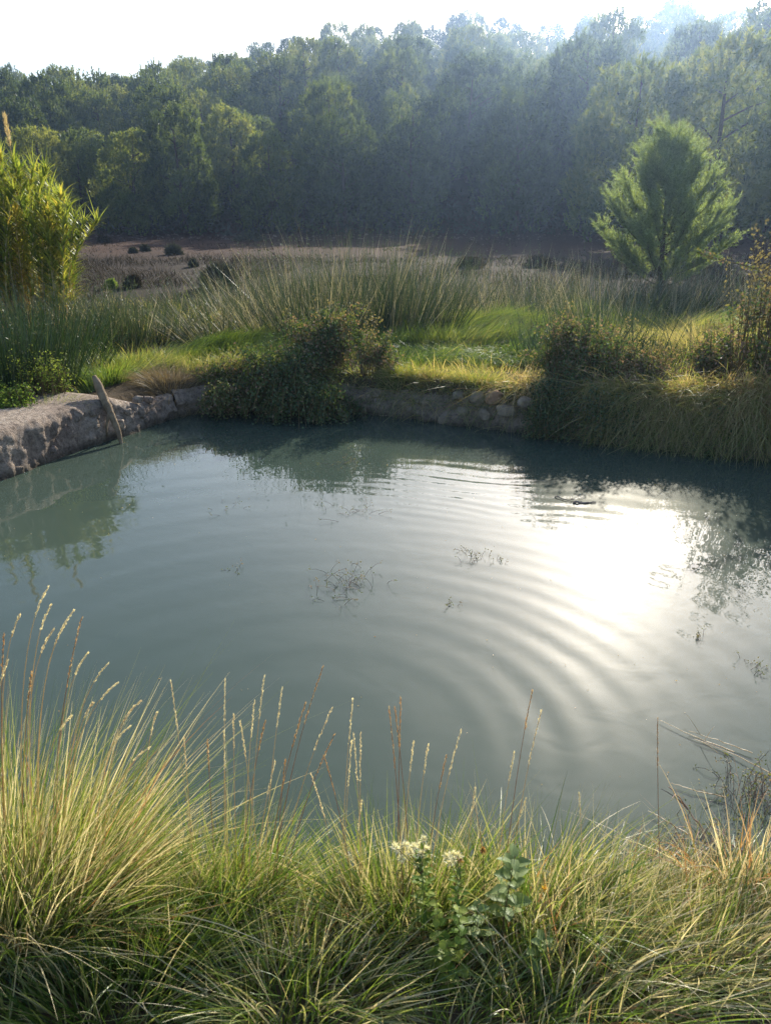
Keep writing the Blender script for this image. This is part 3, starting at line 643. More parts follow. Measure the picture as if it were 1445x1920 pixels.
# ------------------------------------------------------------------ brambles
def bramble(label, name, cat, c, size, ncane, nleaf, lsz, tint, seed, mat=None, hang=0.0, arch=1.0, dead=.12, group=None, zb=None, spiky=0):
    """a mound of arching canes carrying small leaves; size = half widths x, y and height"""
    r = np.random.default_rng(seed); mat = mat or M_bramble
    z = float(terrain(c[0], c[1])) if zb is None else zb
    t = thing(name, label, cat, (c[0], c[1], max(z, 0)), group)
    base = np.array([c[0], c[1], z]); SB = Batch(); FB = Batch(); lob = r.uniform(.45, 1.15, 9)
    nl = 7; la = r.uniform(0, 6.28, nl); lq = r.uniform(.1, .75, nl); lh = r.uniform(.35, 1.1, nl); lh[:2] = 1.0; lq[0] = .15
    for k in range(ncane):
        j = r.integers(nl); ctr = base + np.array([math.cos(la[j]) * size[0], math.sin(la[j]) * size[1], 0]) * lq[j]
        az = r.uniform(0, 2*np.pi); q = math.sqrt(r.random()); reach_ = r.uniform(.3, .75) * (1.6 if r.random() < .15 else 1)
        hd = np.array([math.cos(az) * size[0], math.sin(az) * size[1], 0]) * reach_
        hh = size[2] * lh[j] * r.uniform(.4, 1.15)
        p0 = ctr + hd * q * .3; p2 = ctr + hd * q + np.array([0, 0, hh * r.uniform(.35, .95)]); p1 = ctr + hd * q * .6 + np.array([0, 0, hh * 1.35 * arch])
        if hang and hd[1] < .05: p2 = p2 + np.array([0, -.15, -hang * q])
        p2[2] = max(p2[2], .015)
        cv = curve(p0, p1, p2, 9); tube(SB, cv, np.linspace(.005, .002, 9), 3)
        n = int(nleaf * r.uniform(.4, 1.1)); s = r.uniform(.2, 1, n) ** .7
        P = np.stack([np.interp(s, np.linspace(0, 1, 9), cv[:, i]) for i in range(3)], 1) + r.normal(size=(n, 3)) * lsz * 1.0
        P[:, 2] = np.maximum(P[:, 2], .01)
        D = r.normal(size=(n, 3)) + np.array([0, 0, .3])
        tt = r.uniform(*tint); T = np.clip(tt + r.normal(size=n) * .14 + (r.random(n) < dead) * .4, 0, 1)
        leaves(FB, P, D, lsz * r.uniform(.6, 1.5, n), lsz * .72, T, r)
    for k in range(spiky):
        az = r.uniform(0, 6.28); hd = np.array([math.cos(az) * size[0] * .7, math.sin(az) * size[1] * .5, 0]) * r.random()
        p0 = base + hd; p2 = p0 + hd * .4 + np.array([r.normal() * .08, 0, size[2] * r.uniform(1.0, 1.45)])
        cv = curve(p0, (p0 + p2) / 2, p2, 6); tube(SB, cv, np.linspace(.004, .0015, 6), 3)
        n = 26; s = r.uniform(.5, 1, n); P = np.stack([np.interp(s, np.linspace(0, 1, 6), cv[:, i]) for i in range(3)], 1) + r.normal(size=(n, 3)) * .025
        leaves(FB, P, r.normal(size=(n, 3)), lsz, lsz * .6, .9, r)
    SB.build('canes', M_stem, t); FB.build('foliage', mat, t)
    return t
bramble('large dark bramble spilling from the far bank into the water left of centre', 'bramble_bush', 'bramble', (img_x(545, 8.95), 8.95), (.85, .55, .62), 330, 46, .034, (.1, .65), 1, hang=.35, zb=.12)
bramble('bramble with dark shining leaves on top of the bank in the middle', 'bramble_bush', 'bramble', (img_x(625, 9.5), 9.5), (.66, .6, .68), 280, 44, .034, (.15, .8), 2, spiky=10, dead=.25)
bramble('low reddish bramble trailing between the brown tussock and the large bramble', 'bramble_bush', 'bramble', (img_x(445, 9.15), 9.15), (.5, .4, .42), 130, 36, .032, (.4, .85), 3, zb=.2, dead=.3)
bramble('small yellow leaved bramble at the waterline right of the brown tussock', 'bramble_bush', 'bramble', (img_x(418, 8.8), 8.8), (.3, .22, .3), 70, 34, .034, (.55, .8), 4, zb=.08, hang=.1)
bramble('bramble branch hanging low over the water in the shade of the far bank', 'bramble_bush', 'bramble', (img_x(620, 8.72), 8.72), (.4, .3, .35), 90, 34, .032, (.1, .5), 14, zb=.05, hang=.25)
bramble('bramble with pale leaves climbing the bank right of centre', 'bramble_bush', 'bramble', (img_x(1050, 8.55), 8.55), (.6, .5, .66), 230, 42, .032, (.2, .8), 5, spiky=8, dead=.25)
bramble('blue green bramble hanging to the water below the pale leaved one', 'bramble_bush', 'bramble', (img_x(1010, 7.98), 7.98), (.5, .32, .48), 230, 40, .030, (.0, .5), 6, zb=.1, hang=.3)
bramble('dry reddish bramble in the sun on the right hand bank', 'bramble_bush', 'bramble', (img_x(1225, 7.9), 7.9), (.55, .35, .38), 170, 36, .028, (.55, .95), 7, dead=.4, spiky=6)
bramble('bramble tangle right of the reddish one on the right hand bank', 'bramble_bush', 'bramble', (img_x(1340, 8.1), 8.1), (.5, .4, .52), 190, 38, .030, (.3, .9), 8, dead=.3, spiky=8)
bramble('tall shrub with pinkish dry leaf sprays at the right edge', 'shrub', 'shrub', (img_x(1425, 7.55), 7.55), (.5, .35, 1.15), 120, 40, .036, (.35, .95), 9, dead=.3, spiky=44, arch=.8)
bramble('dark green leafy shrub low at the right edge', 'shrub', 'shrub', (img_x(1450, 7.7), 7.7), (.36, .32, .62), 150, 44, .036, (.1, .6), 10)
bramble('low dry bramble joining the central bramble to the yellow grass', 'bramble_bush', 'bramble', (img_x(705, 9.15), 9.15), (.35, .35, .5), 90, 36, .030, (.3, .9), 24, dead=.3, spiky=6)
bramble('green bramble mass between the pale leaved and the reddish bramble', 'bramble_bush', 'bramble', (img_x(1130, 8.2), 8.2), (.5, .4, .55), 170, 40, .030, (.15, .8), 25, dead=.25, spiky=8)
bramble('dark bramble hanging over the rim beneath the reddish bramble', 'bramble_bush', 'bramble', (img_x(1180, 7.55), 7.55), (.5, .25, .45), 120, 38, .028, (.0, .6), 26, zb=.12, hang=.25)
bramble('grey green bramble hanging to the water at the far right', 'bramble_bush', 'bramble', (img_x(1370, 7.25), 7.25), (.45, .25, .5), 110, 38, .028, (.0, .7), 27, zb=.12, hang=.25)
# the long branch with few leaves that reaches left in front of the young pine
t = thing('arching_branch', 'long bent leafy branch reaching left in front of the young pine foot', 'branch', at_y(1440, 520, 8.2))
B = Batch(); cv = np.array([at_y(px, py, 8.2) for px, py in ((1445, 560), (1420, 505), (1385, 495), (1352, 488), (1320, 478), (1300, 470))]); tube(B, cv, np.linspace(.008, .003, 6), 5)
B.build('branch_stem', M_stem, t); B = Batch(); n = 150; s = rng.uniform(0, 1, n)
leaves(B, np.stack([np.interp(s, np.linspace(0, 1, 6), cv[:, i]) for i in range(3)], 1) + rng.normal(size=(n, 3)) * .02, rng.normal(size=(n, 3)), .04, .024, np.clip(rng.normal(size=n) * .2 + .7, 0, 1)); B.build('leaves', M_bramble, t)
# weeds on the left wall
bramble('low pale green weed at the left edge on the sandy wall top', 'weed', 'weed', (img_x(25, 7.3), 7.3), (.38, .25, .22), 120, 26, .026, (.3, .9), 11, M_herb, dead=.05)
bramble('slender green weed with tiny pale flowers before the dark rushes', 'weed', 'weed', (img_x(75, 7.8), 7.8), (.3, .2, .42), 60, 22, .024, (.4, 1), 12, M_herb, dead=.05, spiky=16)
bramble('small slender weed beside the top of the wooden stake', 'weed', 'weed', (img_x(118, 7.95), 7.95), (.12, .1, .36), 24, 22, .022, (.3, .9), 13, M_herb, spiky=5)
tussock('grass_tuft', 'fine green grass tuft growing on the sandy wall top left of the stake', 'grass', (img_x(108, 7.55), 7.55), .26, 900, (.12, .26), .005, .9, (.3, .6), .5, M_grass, (.3, -.1, 0), 3, sq=.6)
# brown tussock overhanging the corner
tussock('brown_tussock', 'round brown dry grass tussock overhanging the water at the wall corner', 'grass', (img_x(325, 8.75), 8.75), .27, 3400, (.36, .56), .0042, 1.35, (.62, .82), .75, M_dry if False else foliage('brown_tussock_blades', [(0, (.10, .09, .03)), (.6, (.16, .12, .055)), (.8, (.27, .2, .11)), (1, (.36, .29, .18))], .35, .05), (.05, -.12, 0), 5)

# ------------------------------------------------------------------ grass of the banks
def scatter(n, x0, x1, y0, y1): return rng.uniform(x0, x1, n), rng.uniform(y0, y1, n)
def on_wall_top(x, y):               # bare sandy strip on the left wall and at its end
    lw = np.array(LW); dm = np.full(x.shape, 1e9)
    for a, b in zip(lw[:-2], lw[1:-1]):
        e = b - a; tt = np.clip(((x-a[0])*e[0] + (y-a[1])*e[1]) / (e @ e), 0, 1); dm = np.minimum(dm, np.hypot(x-a[0]-tt*e[0], y-a[1]-tt*e[1]))
    return (dm < .62) & (x < -2.0)
def grass_field(name, n, box, Lr, W, tint, lean=(0, 0, 0), droop=.35, segs=3, mask=None, mat=None, clump=1.2, cover=.0, dmin=.02):
    x, y = scatter(n, *box); d = pond_dist(x, y); k = (d > dmin) & ~on_wall_top(x, y)
    nz = fbm(x * clump, y * clump, 0, 3, 77); k &= nz > cover - 1
    if mask is not None: k &= mask(x, y)
    x, y, nz = x[k], y[k], nz[k]; m = len(x)
    P = np.stack([x, y, terrain(x, y) - .02], 1)
    g = fbm(x * 1.3, y * 1.3, 0, 2, 91)[:, None]; gg = fbm(x * 1.3, y * 1.3, 5.5, 2, 92)[:, None]
    D = np.array([0, 0, 1.0]) + np.concatenate([g, gg, 0 * g], 1) * .5 + rng.normal(size=(m, 3)) * np.array([.22, .22, 0]) + np.array(lean)
    L = rng.uniform(*Lr, m) * (1 + .45 * nz)
    T = np.clip(rng.uniform(*tint, m) + .18 * fbm(x * .9, y * .9, 3.3, 3, 55), 0, 1)
    bend = np.concatenate([g, gg, 0 * g], 1) * .5 + rng.normal(size=(m, 3)) * .12 + np.array([0, 0, -droop])
    B = Batch(); blades(B, P, D, L, W * rng.uniform(.6, 1.3, m), bend, segs, T)
    o = B.build(name, mat or M_grass); o['kind'] = 'stuff'; return o
# bright strips
grass_field('green_grass', 34000, (-4.6, -1.2, 8.3, 12.0), (.2, .42), .012, (.30, .62), lean=(.25, -.05, 0), mask=lambda x, y: (x > -4.2 + (y - 8.8) * .55))
grass_field('green_grass', 42000, (-1.4, 5.2, 10.6, 14.2), (.34, .62), .013, (.28, .58), mask=lambda x, y: y > 11.1 + .35 * fbm(x * 1.2, y * 0, 0, 2, 8), segs=3)
grass_field('green_grass', 9000, (.0, 3.6, 9.6, 11.3), (.3, .55), .012, (.0, .5), lean=(-.25, -.25, 0), droop=.6, segs=4)  # tinted darker to paint in the shaded band of grass
grass_field('pale_grass', 20000, (3.0, 8.0, 9.2, 14.0), (.25, .5), .012, (.45, .78))
grass_field('pale_grass', 18000, (-12, 12, 8.6, 17), (.2, .45), .013, (.35, .75))
grass_field('grass_understorey', 36000, (-5.5, 6, 7.0, 10.5), (.08, .2), .007, (.3, .7), dmin=.15)
# overhanging yellow grass patch on the rim
tussock('grass_tuft', 'yellow sunlit grass tuft at the left of the rim above the far wall', 'grass', (img_x(760, 8.95), 8.95), .3, 1300, (.2, .36), .006, .9, (.42, .66), .6, M_grass, (0, -.25, 0), 4, 'grass tufts on the rim of the far wall', sq=.5)
tussock('grass_tuft', 'yellow straw coloured grass tuft in the middle of the far wall rim', 'grass', (img_x(815, 8.8), 8.8), .3, 1100, (.16, .30), .006, .9, (.55, .78), .6, M_grass, (0, -.25, 0), 4, 'grass tufts on the rim of the far wall', sq=.5)
tussock('grass_tuft', 'yellow grass tuft above the rounded orange stone', 'grass', (img_x(895, 8.6), 8.6), .3, 1200, (.16, .34), .006, .9, (.45, .72), .6, M_grass, (0, -.25, 0), 4, 'grass tufts on the rim of the far wall', sq=.5)
# curtain of grass hanging over the rim towards the water
def curtain(name, pts, n, Lr, tint, back=(.05, .3), h=.02, out=.55, mat=None, W=.0095, kind='stuff', drop=1.0):
    p = resample(pts, .05); i = rng.uniform(0, len(p) - 1, n); t_ = unit(np.gradient(p, axis=0)); nr = np.stack([-t_[:, 1], t_[:, 0]], 1)
    ii = i.astype(int); b = rng.uniform(*back, n)
    x = p[ii, 0] + nr[ii, 0] * b; y = p[ii, 1] + nr[ii, 1] * b
    P = np.stack([x, y, np.maximum(terrain(x, y), .2) * rng.uniform(.85, 1.05, n) + h - .22 * rng.random(n) ** 2.5], 1)
    cl = fbm(x * 2.5, y * 2.5, 0, 2, 70); kp = cl > -.25 + rng.uniform(-.5, .3, n); x, y, P, cl, ii, b = x[kp], y[kp], P[kp], cl[kp], ii[kp], b[kp]; n = len(x)
    D = np.stack([-nr[ii, 0] * out, -nr[ii, 1] * out, rng.uniform(-.1, 1.0, n)], 1) + rng.normal(size=(n, 3)) * np.array([.5, .5, .35])
    L = rng.uniform(*Lr, n) * (1 + .4 * cl)
    bend = np.stack([rng.normal(size=n) * .3, rng.normal(size=n) * .2, -drop * rng.uniform(.2, 1.25, n)], 1); L = L * rng.uniform(.45, 1.15, n)
    B = Batch(); blades(B, P, D, L, W, bend, 5, np.clip(rng.uniform(*tint, n) + .15 * cl, 0, 1)); o = B.build(name, mat or M_grass); o['kind'] = kind
    return o
curtain('hanging_grass', BW[2:6], 3400, (.18, .45), (.1, .95), W=.007)
curtain('hanging_grass', BW[5:], 9000, (.35, .62), (.4, .95), back=(.02, .4), h=.05)
curtain('hanging_grass', BW[5:], 3600, (.25, .5), (.0, .95), back=(.0, .15), h=-.18)
curtain('hanging_grass', BW[4:], 2600, (.3, .6), (.7, .95), back=(.1, .5), h=.1, out=.8, W=.007)
curtain('hanging_grass', BW[:3], 2500, (.2, .4), (.3, .8))

# ------------------------------------------------------------------ the field beyond
grass_field('dry_field_grass', 26000, (-14, 14, 16, 27), (.12, .42), .016, (.1, .9), mat=M_dry, segs=2, clump=.5, cover=.75)
grass_field('dry_field_grass', 9000, (-22, 22, 25, 45), (.08, .22), .025, (.1, .8), mat=M_dry, segs=2, clump=.4, cover=1.0)
def bush(px, py, w, h, label, mat=M_darkscrub, seed=0, dens=900, group='small bushes in the field', d=None):
    lo, hi = 15.0, 46.0
    if d is None:
        for _ in range(30):
            m = (lo + hi) / 2; q = at_y(px, py, m)
            if q[2] > float(terrain(q[0], q[1])): lo = m
            else: hi = m
        d = lo
    x = at_y(px, py, d)[0]; z = float(terrain(x, d)); r = np.random.default_rng(seed)
    t = thing('field_bush', label, 'bush', (x, d, z), group)
    ww = w / F_PX * d * .5; hh = h / F_PX * d
    B = Batch(); 
    for k in range(9):
        a = r.uniform(0, 6.28); e = np.array([math.cos(a) * ww, math.sin(a) * ww, hh]) * r.uniform(.5, .9); tube(B, [(x, d, z), np.array([x, d, z]) + e], [.02, .006], 4)
    B.build('stems', M_stem, t)
    dd = unit(r.normal(size=(dens, 3))); dd[:, 2] = np.abs(dd[:, 2])
    lump = 1 + .25 * fbm(dd[:, 0] * 2, dd[:, 1] * 2, dd[:, 2] * 2, 2, seed)
    P = np.array([x, d, z]) + dd * np.array([ww, ww, hh]) * (r.uniform(.5, 1, dens) * lump)[:, None]
    B = Batch(); tris(B, P, dd + r.normal(size=(dens, 3)) * .5 + np.array([0, 0, .5]), .13 * h / 40 + .06, .04, r.uniform(0, 1, dens), r); B.build('foliage', mat, t)
bush(412, 540, 62, 36, 'round dark bush at the near edge of the field left of the rushes', seed=1, dens=3200)
bush(327, 478, 30, 17, 'low dark bush in the middle of the bare red field', seed=2)
bush(273, 472, 18, 11, 'small dark bush left of the low bush in the red field', seed=3)
bush(250, 475, 14, 9, 'tiny dark bush leftmost in the red field', seed=4)
bush(363, 500, 14, 11, 'small dark bush between the red soil and the round dark bush', seed=5)
bush(250, 538, 30, 17, 'small tan dry bush right of the canes in the field', M_dry, 6)
bush(210, 541, 16, 14, 'small green bush beside the canes in the field', M_herb, 7)
bush(195, 455, 24, 12, 'grey scrub low by the trees right of the canes', M_dry, 8)
bush(470, 452, 60, 14, 'dark low scrub at the foot of the hill above the rushes', seed=9)
bush(1010, 500, 50, 18, 'grey scrub in the field left of the young pine', M_dry, 10)
bush(880, 500, 50, 16, 'grey scrub in the field behind the central rushes', M_dry, 12)
# loose stones on the field (nobody could count them)
B = Batch(); n = 1000; x = rng.uniform(-24, 24, n); y = np.where(rng.random(n) < .5, rng.uniform(40, 46, n), rng.uniform(18, 46, n)); sz = rng.uniform(.015, .06, n) * (1 + (y > 38) * .6)
c = np.stack([x, y, terrain(x, y)], 1); o8 = np.array([[1, 0, 0], [0, 1, 0], [-1, 0, 0], [0, -1, 0], [0, 0, .9], [0, 0, -.6]], float)
V = (c[:, None] + o8[None] * sz[:, None, None] * rng.uniform(.6, 1.4, (n, 6, 1))).reshape(-1, 3)
f = np.array([[0, 1, 4], [1, 2, 4], [2, 3, 4], [3, 0, 4], [1, 0, 5], [2, 1, 5], [3, 2, 5], [0, 3, 5]])
B.add(V, (f[None] + np.arange(n)[:, None, None] * 6).reshape(-1, 3)); o = B.build('field_stones', M_pebble); o['kind'] = 'stuff'
# forest floor scrub, one dark mass under the front trees
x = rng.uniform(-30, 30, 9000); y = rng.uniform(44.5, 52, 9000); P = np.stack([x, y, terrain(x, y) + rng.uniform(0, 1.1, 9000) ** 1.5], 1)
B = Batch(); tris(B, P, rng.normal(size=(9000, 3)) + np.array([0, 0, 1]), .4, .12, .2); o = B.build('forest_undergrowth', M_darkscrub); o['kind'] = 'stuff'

# ------------------------------------------------------------------ foreground grass
def near_z(x, y): return float(terrain(x, y))
grass_field('near_grass', 10000, (-2.2, 2.4, .75, 2.05), (.08, .24), .0058, (.05, .85), droop=.35, segs=4, mat=M_fgrass, clump=3, dmin=.0, lean=(.1, .1, 0))
def fg(label, px, y, rad, n, Lr, tint, splay=.6, droop=.6, lean=(.1, .1, 0), W=.0062, sq=.7, seed=0, name='grass_tussock'):
    x = img_x(px, y) if False else (px - 722.5) / F_PX * (y * .94 + .52)
    return tussock(name, label, 'grass', (x, y), rad, n, Lr, W, splay, tint, droop, M_fgrass, lean, 7, 'grass tussocks on the near bank', 'blades', sq, seed)[0]
T1 = fg('big sunlit grass tussock filling the lower left corner and leaning over the water', -10, 1.62, .27, 2300, (.42, .80), (.2, .88), .5, .4, (.12, .1, 0))
T1b = fg('straw coloured grass tussock leaning right in front of the big left one', 80, 1.58, .15, 900, (.26, .5), (.5, .95), .6, .55, (.34, .12, 0))
T2 = fg('dark based green grass tussock right of the big left one', 290, 1.55, .2, 1300, (.2, .40), (.05, .6), .55, .5, (.1, .1, 0))
T3 = fg('green grass tussock at the water edge with many seed stalks left of centre', 430, 1.68, .16, 800, (.22, .46), (.05, .75), .55, .55, (.1, .1, 0))
T4 = fg('grass tussock with pale arching blades at the bottom centre', 620, 1.58, .2, 600, (.14, .30), (.4, .9), .8, .7, (.0, .1, 0))
T5 = fg('upright green grass tussock under the white flowered plant', 770, 1.64, .2, 1200, (.2, .42), (.1, .75), .45, .4, (.05, .1, 0))
T6 = fg('tangled green and tan grass tussock right of the mint plant', 1010, 1.64, .2, 850, (.2, .44), (.1, .85), .6, .6, (.12, .1, 0))
T7 = fg('straw coloured grass tussock near the lower right corner', 1200, 1.55, .26, 1500, (.16, .34), (.4, .9), .9, .7, (.3, .1, 0))
T8 = fg('rusty dry grass tussock at the right edge of the near bank', 1425, 1.78, .16, 420, (.25, .5), (.8, 1.0), .5, .5, (.0, .1, 0))
T9 = fg('green and straw grass tussock in the lower right corner', 1400, 1.5, .22, 1100, (.18, .34), (.25, .9), .8, .6, (.3, .1, 0))
T10 = fg('short dark grass tussock at the bottom edge left of centre', 180, 1.38, .22, 900, (.18, .42), (.05, .7), .8, .6, (.1, .1, 0))
T11 = fg('short grass tussock at the bottom edge right of centre', 900, 1.34, .2, 600, (.10, .2), (.1, .75), .7, .6, (.1, .1, 0))
T12 = fg('tan grass tussock with long thin blades at the bottom edge between the others', 560, 1.38, .22, 900, (.2, .44), (.1, .8), .9, .7, (.1, .1, 0))
T13 = fg('matted tan grass tussock in the middle of the bottom right quarter', 1130, 1.38, .26, 1000, (.18, .42), (.1, .85), .9, .7, (.3, .1, 0))

def seed_stalk(parent, tip, root, headf, tint, seed, nod=.0, dark=False):
    r = np.random.default_rng(seed); tip = np.asarray(tip); root = np.asarray(root)
    mid = root * .45 + tip * .55; mid[2] = root[2] + (tip[2] - root[2]) * (.62 + nod); mid[0] = root[0] + (tip[0] - root[0]) * (.35 - nod * .4)
    cv = curve(root, mid, tip, 14); B = Batch(); tube(B, cv, np.linspace(.0015, .0008, 14), 3, tint)
    st = B.build('seed_stalk', M_straw, parent)
    n = 34; s = np.linspace(1 - headf, 1, n); P = np.stack([np.interp(s, np.linspace(0, 1, 14), cv[:, i]) for i in range(3)], 1)
    tg = unit(np.gradient(P, axis=0)); sd_ = rnd_perp(tg, r); sd_ *= np.where(np.arange(n) % 2, 1, -1)[:, None]
    HB = Batch()
    for q in range(2): leaves(HB, P + r.normal(size=(n, 3)) * .0006, tg + sd_ * .12 + r.normal(size=(n, 3)) * .08, r.uniform(.007, .011, n), .0034, np.clip(tint + r.normal(size=n) * .12, 0, 1), r)
    link('seed_head', HB.mesh('seed_head', parent.location), M_head, st)
stalks = [ # tip px, py, root px, depth, head fraction, brown, parent
 (90,1102,20,1.72,.17,0,T1),(95,1136,40,1.70,.16,0,T1),(138,1146,45,1.68,.15,0,T1),(122,1172,50,1.7,.14,0,T1),(153,1160,60,1.66,.25,1,T1),(37,1155,-10,1.7,.14,0,T1),(100,1181,30,1.66,.16,0,T1),
 (164,1226,80,1.68,.16,0,T1),(202,1246,90,1.68,.15,0,T1),(219,1282,80,1.66,.14,0,T1),(262,1316,150,1.64,.15,0,T1),(251,1325,170,1.66,.16,0,T1),(294,1338,255,1.68,.2,0,T1b),(243,1363,130,1.62,.16,0,T1b),
 (133,1344,50,1.6,.15,0,T1),(280,1402,160,1.6,.16,0,T1b),(173,1320,110,1.64,.14,0,T1),(8,1190,-20,1.7,.15,1,T1),(60,1262,10,1.66,.15,1,T1),(15,1240,-15,1.64,.15,0,T1),
 (321,1279,352,1.74,.24,0,T3),(422,1277,408,1.76,.2,0,T3),(438,1341,430,1.74,.2,0,T3),(451,1355,480,1.74,.22,0,T3),(477,1316,440,1.76,.2,0,T3),(389,1391,390,1.72,.2,1,T3),(420,1373,415,1.72,.24,0,T3),(345,1386,350,1.72,.2,0,T3),
 (605,1252,490,1.78,.26,1,T3),(529,1292,480,1.76,.2,0,T3),(572,1321,480,1.76,.24,1,T3),(622,1329,500,1.76,.24,0,T3),(495,1271,450,1.76,.2,0,T3),(626,1379,510,1.74,.26,1,T3),(497,1354,430,1.74,.18,1,T3),(515,1430,460,1.7,.25,0,T3),(535,1428,505,1.7,.24,1,T3),
 (661,1313,632,1.78,.24,0,T4),(608,1419,665,1.74,.28,1,T4),(584,1455,640,1.72,.34,0,T4),(663,1378,680,1.74,.3,0,T4),(659,1391,637,1.74,.3,0,T4),(676,1376,672,1.74,.3,0,T4),(678,1503,655,1.7,.3,0,T4),
 (729,1328,760,1.78,.34,1,T5),(751,1311,745,1.78,.26,1,T5),(775,1393,750,1.74,.2,0,T5),(802,1398,772,1.74,.2,0,T5),(864,1369,800,1.76,.28,0,T5),(836,1419,795,1.74,.24,1,T5),(740,1330,775,1.76,.24,1,T5),(890,1480,875,1.7,.2,0,T5),
 (963,1413,935,1.76,.2,0,T6),(997,1298,950,1.8,.2,1,T6),(1014,1334,960,1.78,.3,0,T6),(1085,1490,1115,1.74,.2,0,T6),(985,1500,940,1.72,.22,0,T6),(1232,1350,1268,1.95,.3,1,T8)]
for k, (px, py, rx, d, hf, br, par) in enumerate(stalks):
    rt = at_z(rx, 1690, .38); rt[1] = max(min(rt[1], d - .05), 1.6); xr = (rx - 722.5) / F_PX * (rt[1] * .94 + .52); rt = np.array([xr, rt[1], near_z(xr, rt[1])])
    seed_stalk(par, at_y(px, py, d), rt, hf, 1.0 if br else random.uniform(.4, .7), k, .22 if px < 300 and not br else .0)

# ------------------------------------------------------------------ leafy plants of the near bank
def leaf_mesh(name, L, W, mat, pw=1.0, tint=.5, cup=.2, teeth=0):
    u = np.linspace(0, 1, 7); v = np.array([-1, -.5, 0, .5, 1.]); U, Vv = np.meshgrid(u, v, indexing='ij')
    w = np.sin(np.pi * np.clip(U, .0, 1) ** pw) ** .75 * W * .5 + .0004
    if teeth: w = w * (1 + .08 * np.where(np.arange(7) % 2, 1, -1)[:, None])
    P = np.stack([U * L, Vv * w, np.abs(Vv) * w * cup - (U ** 2) * L * .22], -1)
    idx = np.arange(35).reshape(7, 5); f = np.stack([idx[:-1, :-1], idx[1:, :-1], idx[1:, 1:], idx[:-1, 1:]], -1).reshape(-1, 4)
    me = mesh_np(name, P.reshape(-1, 3), f, np.full(35, tint), True); me.materials.append(mat); return me
def put_leaf(me, parent, p, d, roll, sc):
    o = bpy.data.objects.new('leaf', me); C.objects.link(o); o.parent = parent
    q = Vector(d).normalized().to_track_quat('X', 'Z'); M = Matrix.Translation(Vector(p) - parent.location) @ q.to_matrix().to_4x4() @ Matrix.Rotation(roll, 4, 'X') @ Matrix.Scale(sc, 4)
    o.matrix_local = M; return o
def leafy(name, label, cat, px, y, ztop_py, meshes, nodes, sc, bow=(0, 0), stemr=.0016, start=.25, per=2, seed=0, lift=.45):
    r = np.random.default_rng(seed); x = (px - 722.5) / F_PX * (y * .94 + .52); z = near_z(x, y)
    t = thing(name, label, cat, (x, y, z)); top = at_y(px + bow[0], ztop_py, y + .03)
    root = np.array([x, y, z]); cv = curve(root, (root + top) / 2 + np.array([bow[1] * .01, .02, .02]), top, 10)
    B = Batch(); tube(B, cv, np.linspace(stemr * 1.4, stemr * .6, 10), 5); B.build('stem', M_stem, t)
    for k in range(nodes):
        s = start + (1 - start) * (k + .5) / nodes; p = [np.interp(s, np.linspace(0, 1, 10), cv[:, i]) for i in range(3)]
        a0 = k * 1.57 + r.uniform(-.4, .4)
        for j in range(per):
            a = a0 + j * 2 * np.pi / per; put_leaf(meshes[r.integers(len(meshes))], t, p, (math.cos(a), math.sin(a), lift + r.normal() * .25), r.normal() * .3, sc * r.uniform(.7, 1.15) * (1.1 - .55 * s))
    return t, cv
mint = [leaf_mesh('leaf', .070, .042, M_mint, .85, v, .25, 1) for v in (.2, .6, .9)]
herb = [leaf_mesh('leaf', .046, .016, M_herb, .9, v, .2) for v in (.3, .6, .9)]
roundl = [leaf_mesh('leaf', .034, .031, M_herb, .9, v, .15) for v in (.5, .8, 1)]
leafy('mint_plant', 'grey green mint plant with broad leaves standing over the near bank', 'plant', 950, 1.5, 1605, mint, 10, 1.0, (15, 0), .002, .3, 2, 1)
leafy('mint_plant', 'smaller broad leaved mint shoot to the right of the tall one', 'plant', 1010, 1.40, 1760, mint, 6, .8, (10, 0), .0016, .3, 2, 2)
leafy('mint_plant', 'broad leaved mint shoot low in front of the rusty grass heads', 'plant', 905, 1.44, 1700, mint, 7, .85, (-10, 0), .0016, .2, 2, 12)
wp, cvw = leafy('white_flower_plant', 'bright green weed topped with small white flower heads at bottom centre', 'plant', 805, 1.5, 1592, herb, 30, 1.0, (-15, 0), .0016, .15, 3, 3)
wp2, cvw2 = leafy('white_flower_plant', 'shorter white flowered weed right of the taller one', 'plant', 868, 1.48, 1625, herb, 18, .9, (-10, 0), .0014, .3, 2, 4)
for nm, par, heads in (('a', wp, [(745,1592),(760,1585),(770,1598),(785,1585),(795,1575),(790,1602),(752,1610),(798,1592),(775,1588),(740,1587),(765,1604)]), ('b', wp2, [(838,1606),(848,1602),(858,1604),(842,1618),(850,1612)])):
    y0 = 1.52 if par is wp else 1.5; hub = at_y(790, 1640, y0) if par is wp else at_y(862, 1660, y0)
    for k, (px, py) in enumerate(heads):
        c_ = at_y(px, py, y0 + random.uniform(-.03, .03)); B = Batch(); tube(B, [hub, (hub + c_) / 2 + np.array([0, 0, .005]), c_], .0008, 3); st = B.build('flower_stalk', M_stem, par)
        B = Batch(); n = 46; dd = unit(rng.normal(size=(n, 3)) + np.array([0, 0, .6])); leaves(B, c_ + dd * .002, dd, rng.uniform(.009, .016, n), .0036, rng.uniform(0, 1, n)); link('flower_head', B.mesh('flower_head', par.location), M_white, st)
for k, (px, py, yy) in enumerate([(830, 1690, 1.42), (872, 1700, 1.4), (850, 1770, 1.36)]):
    leafy('round_leaf_herb', ['light green herb with round leaves below the white flowers', 'yellow green round leaved herb left of the mint plant', 'round leaved herb low between the grass blades at bottom centre'][k], 'plant', px, yy, py, roundl, 11, 1.05, (-12, 0), .001, .1, 2, 20 + k, .2)
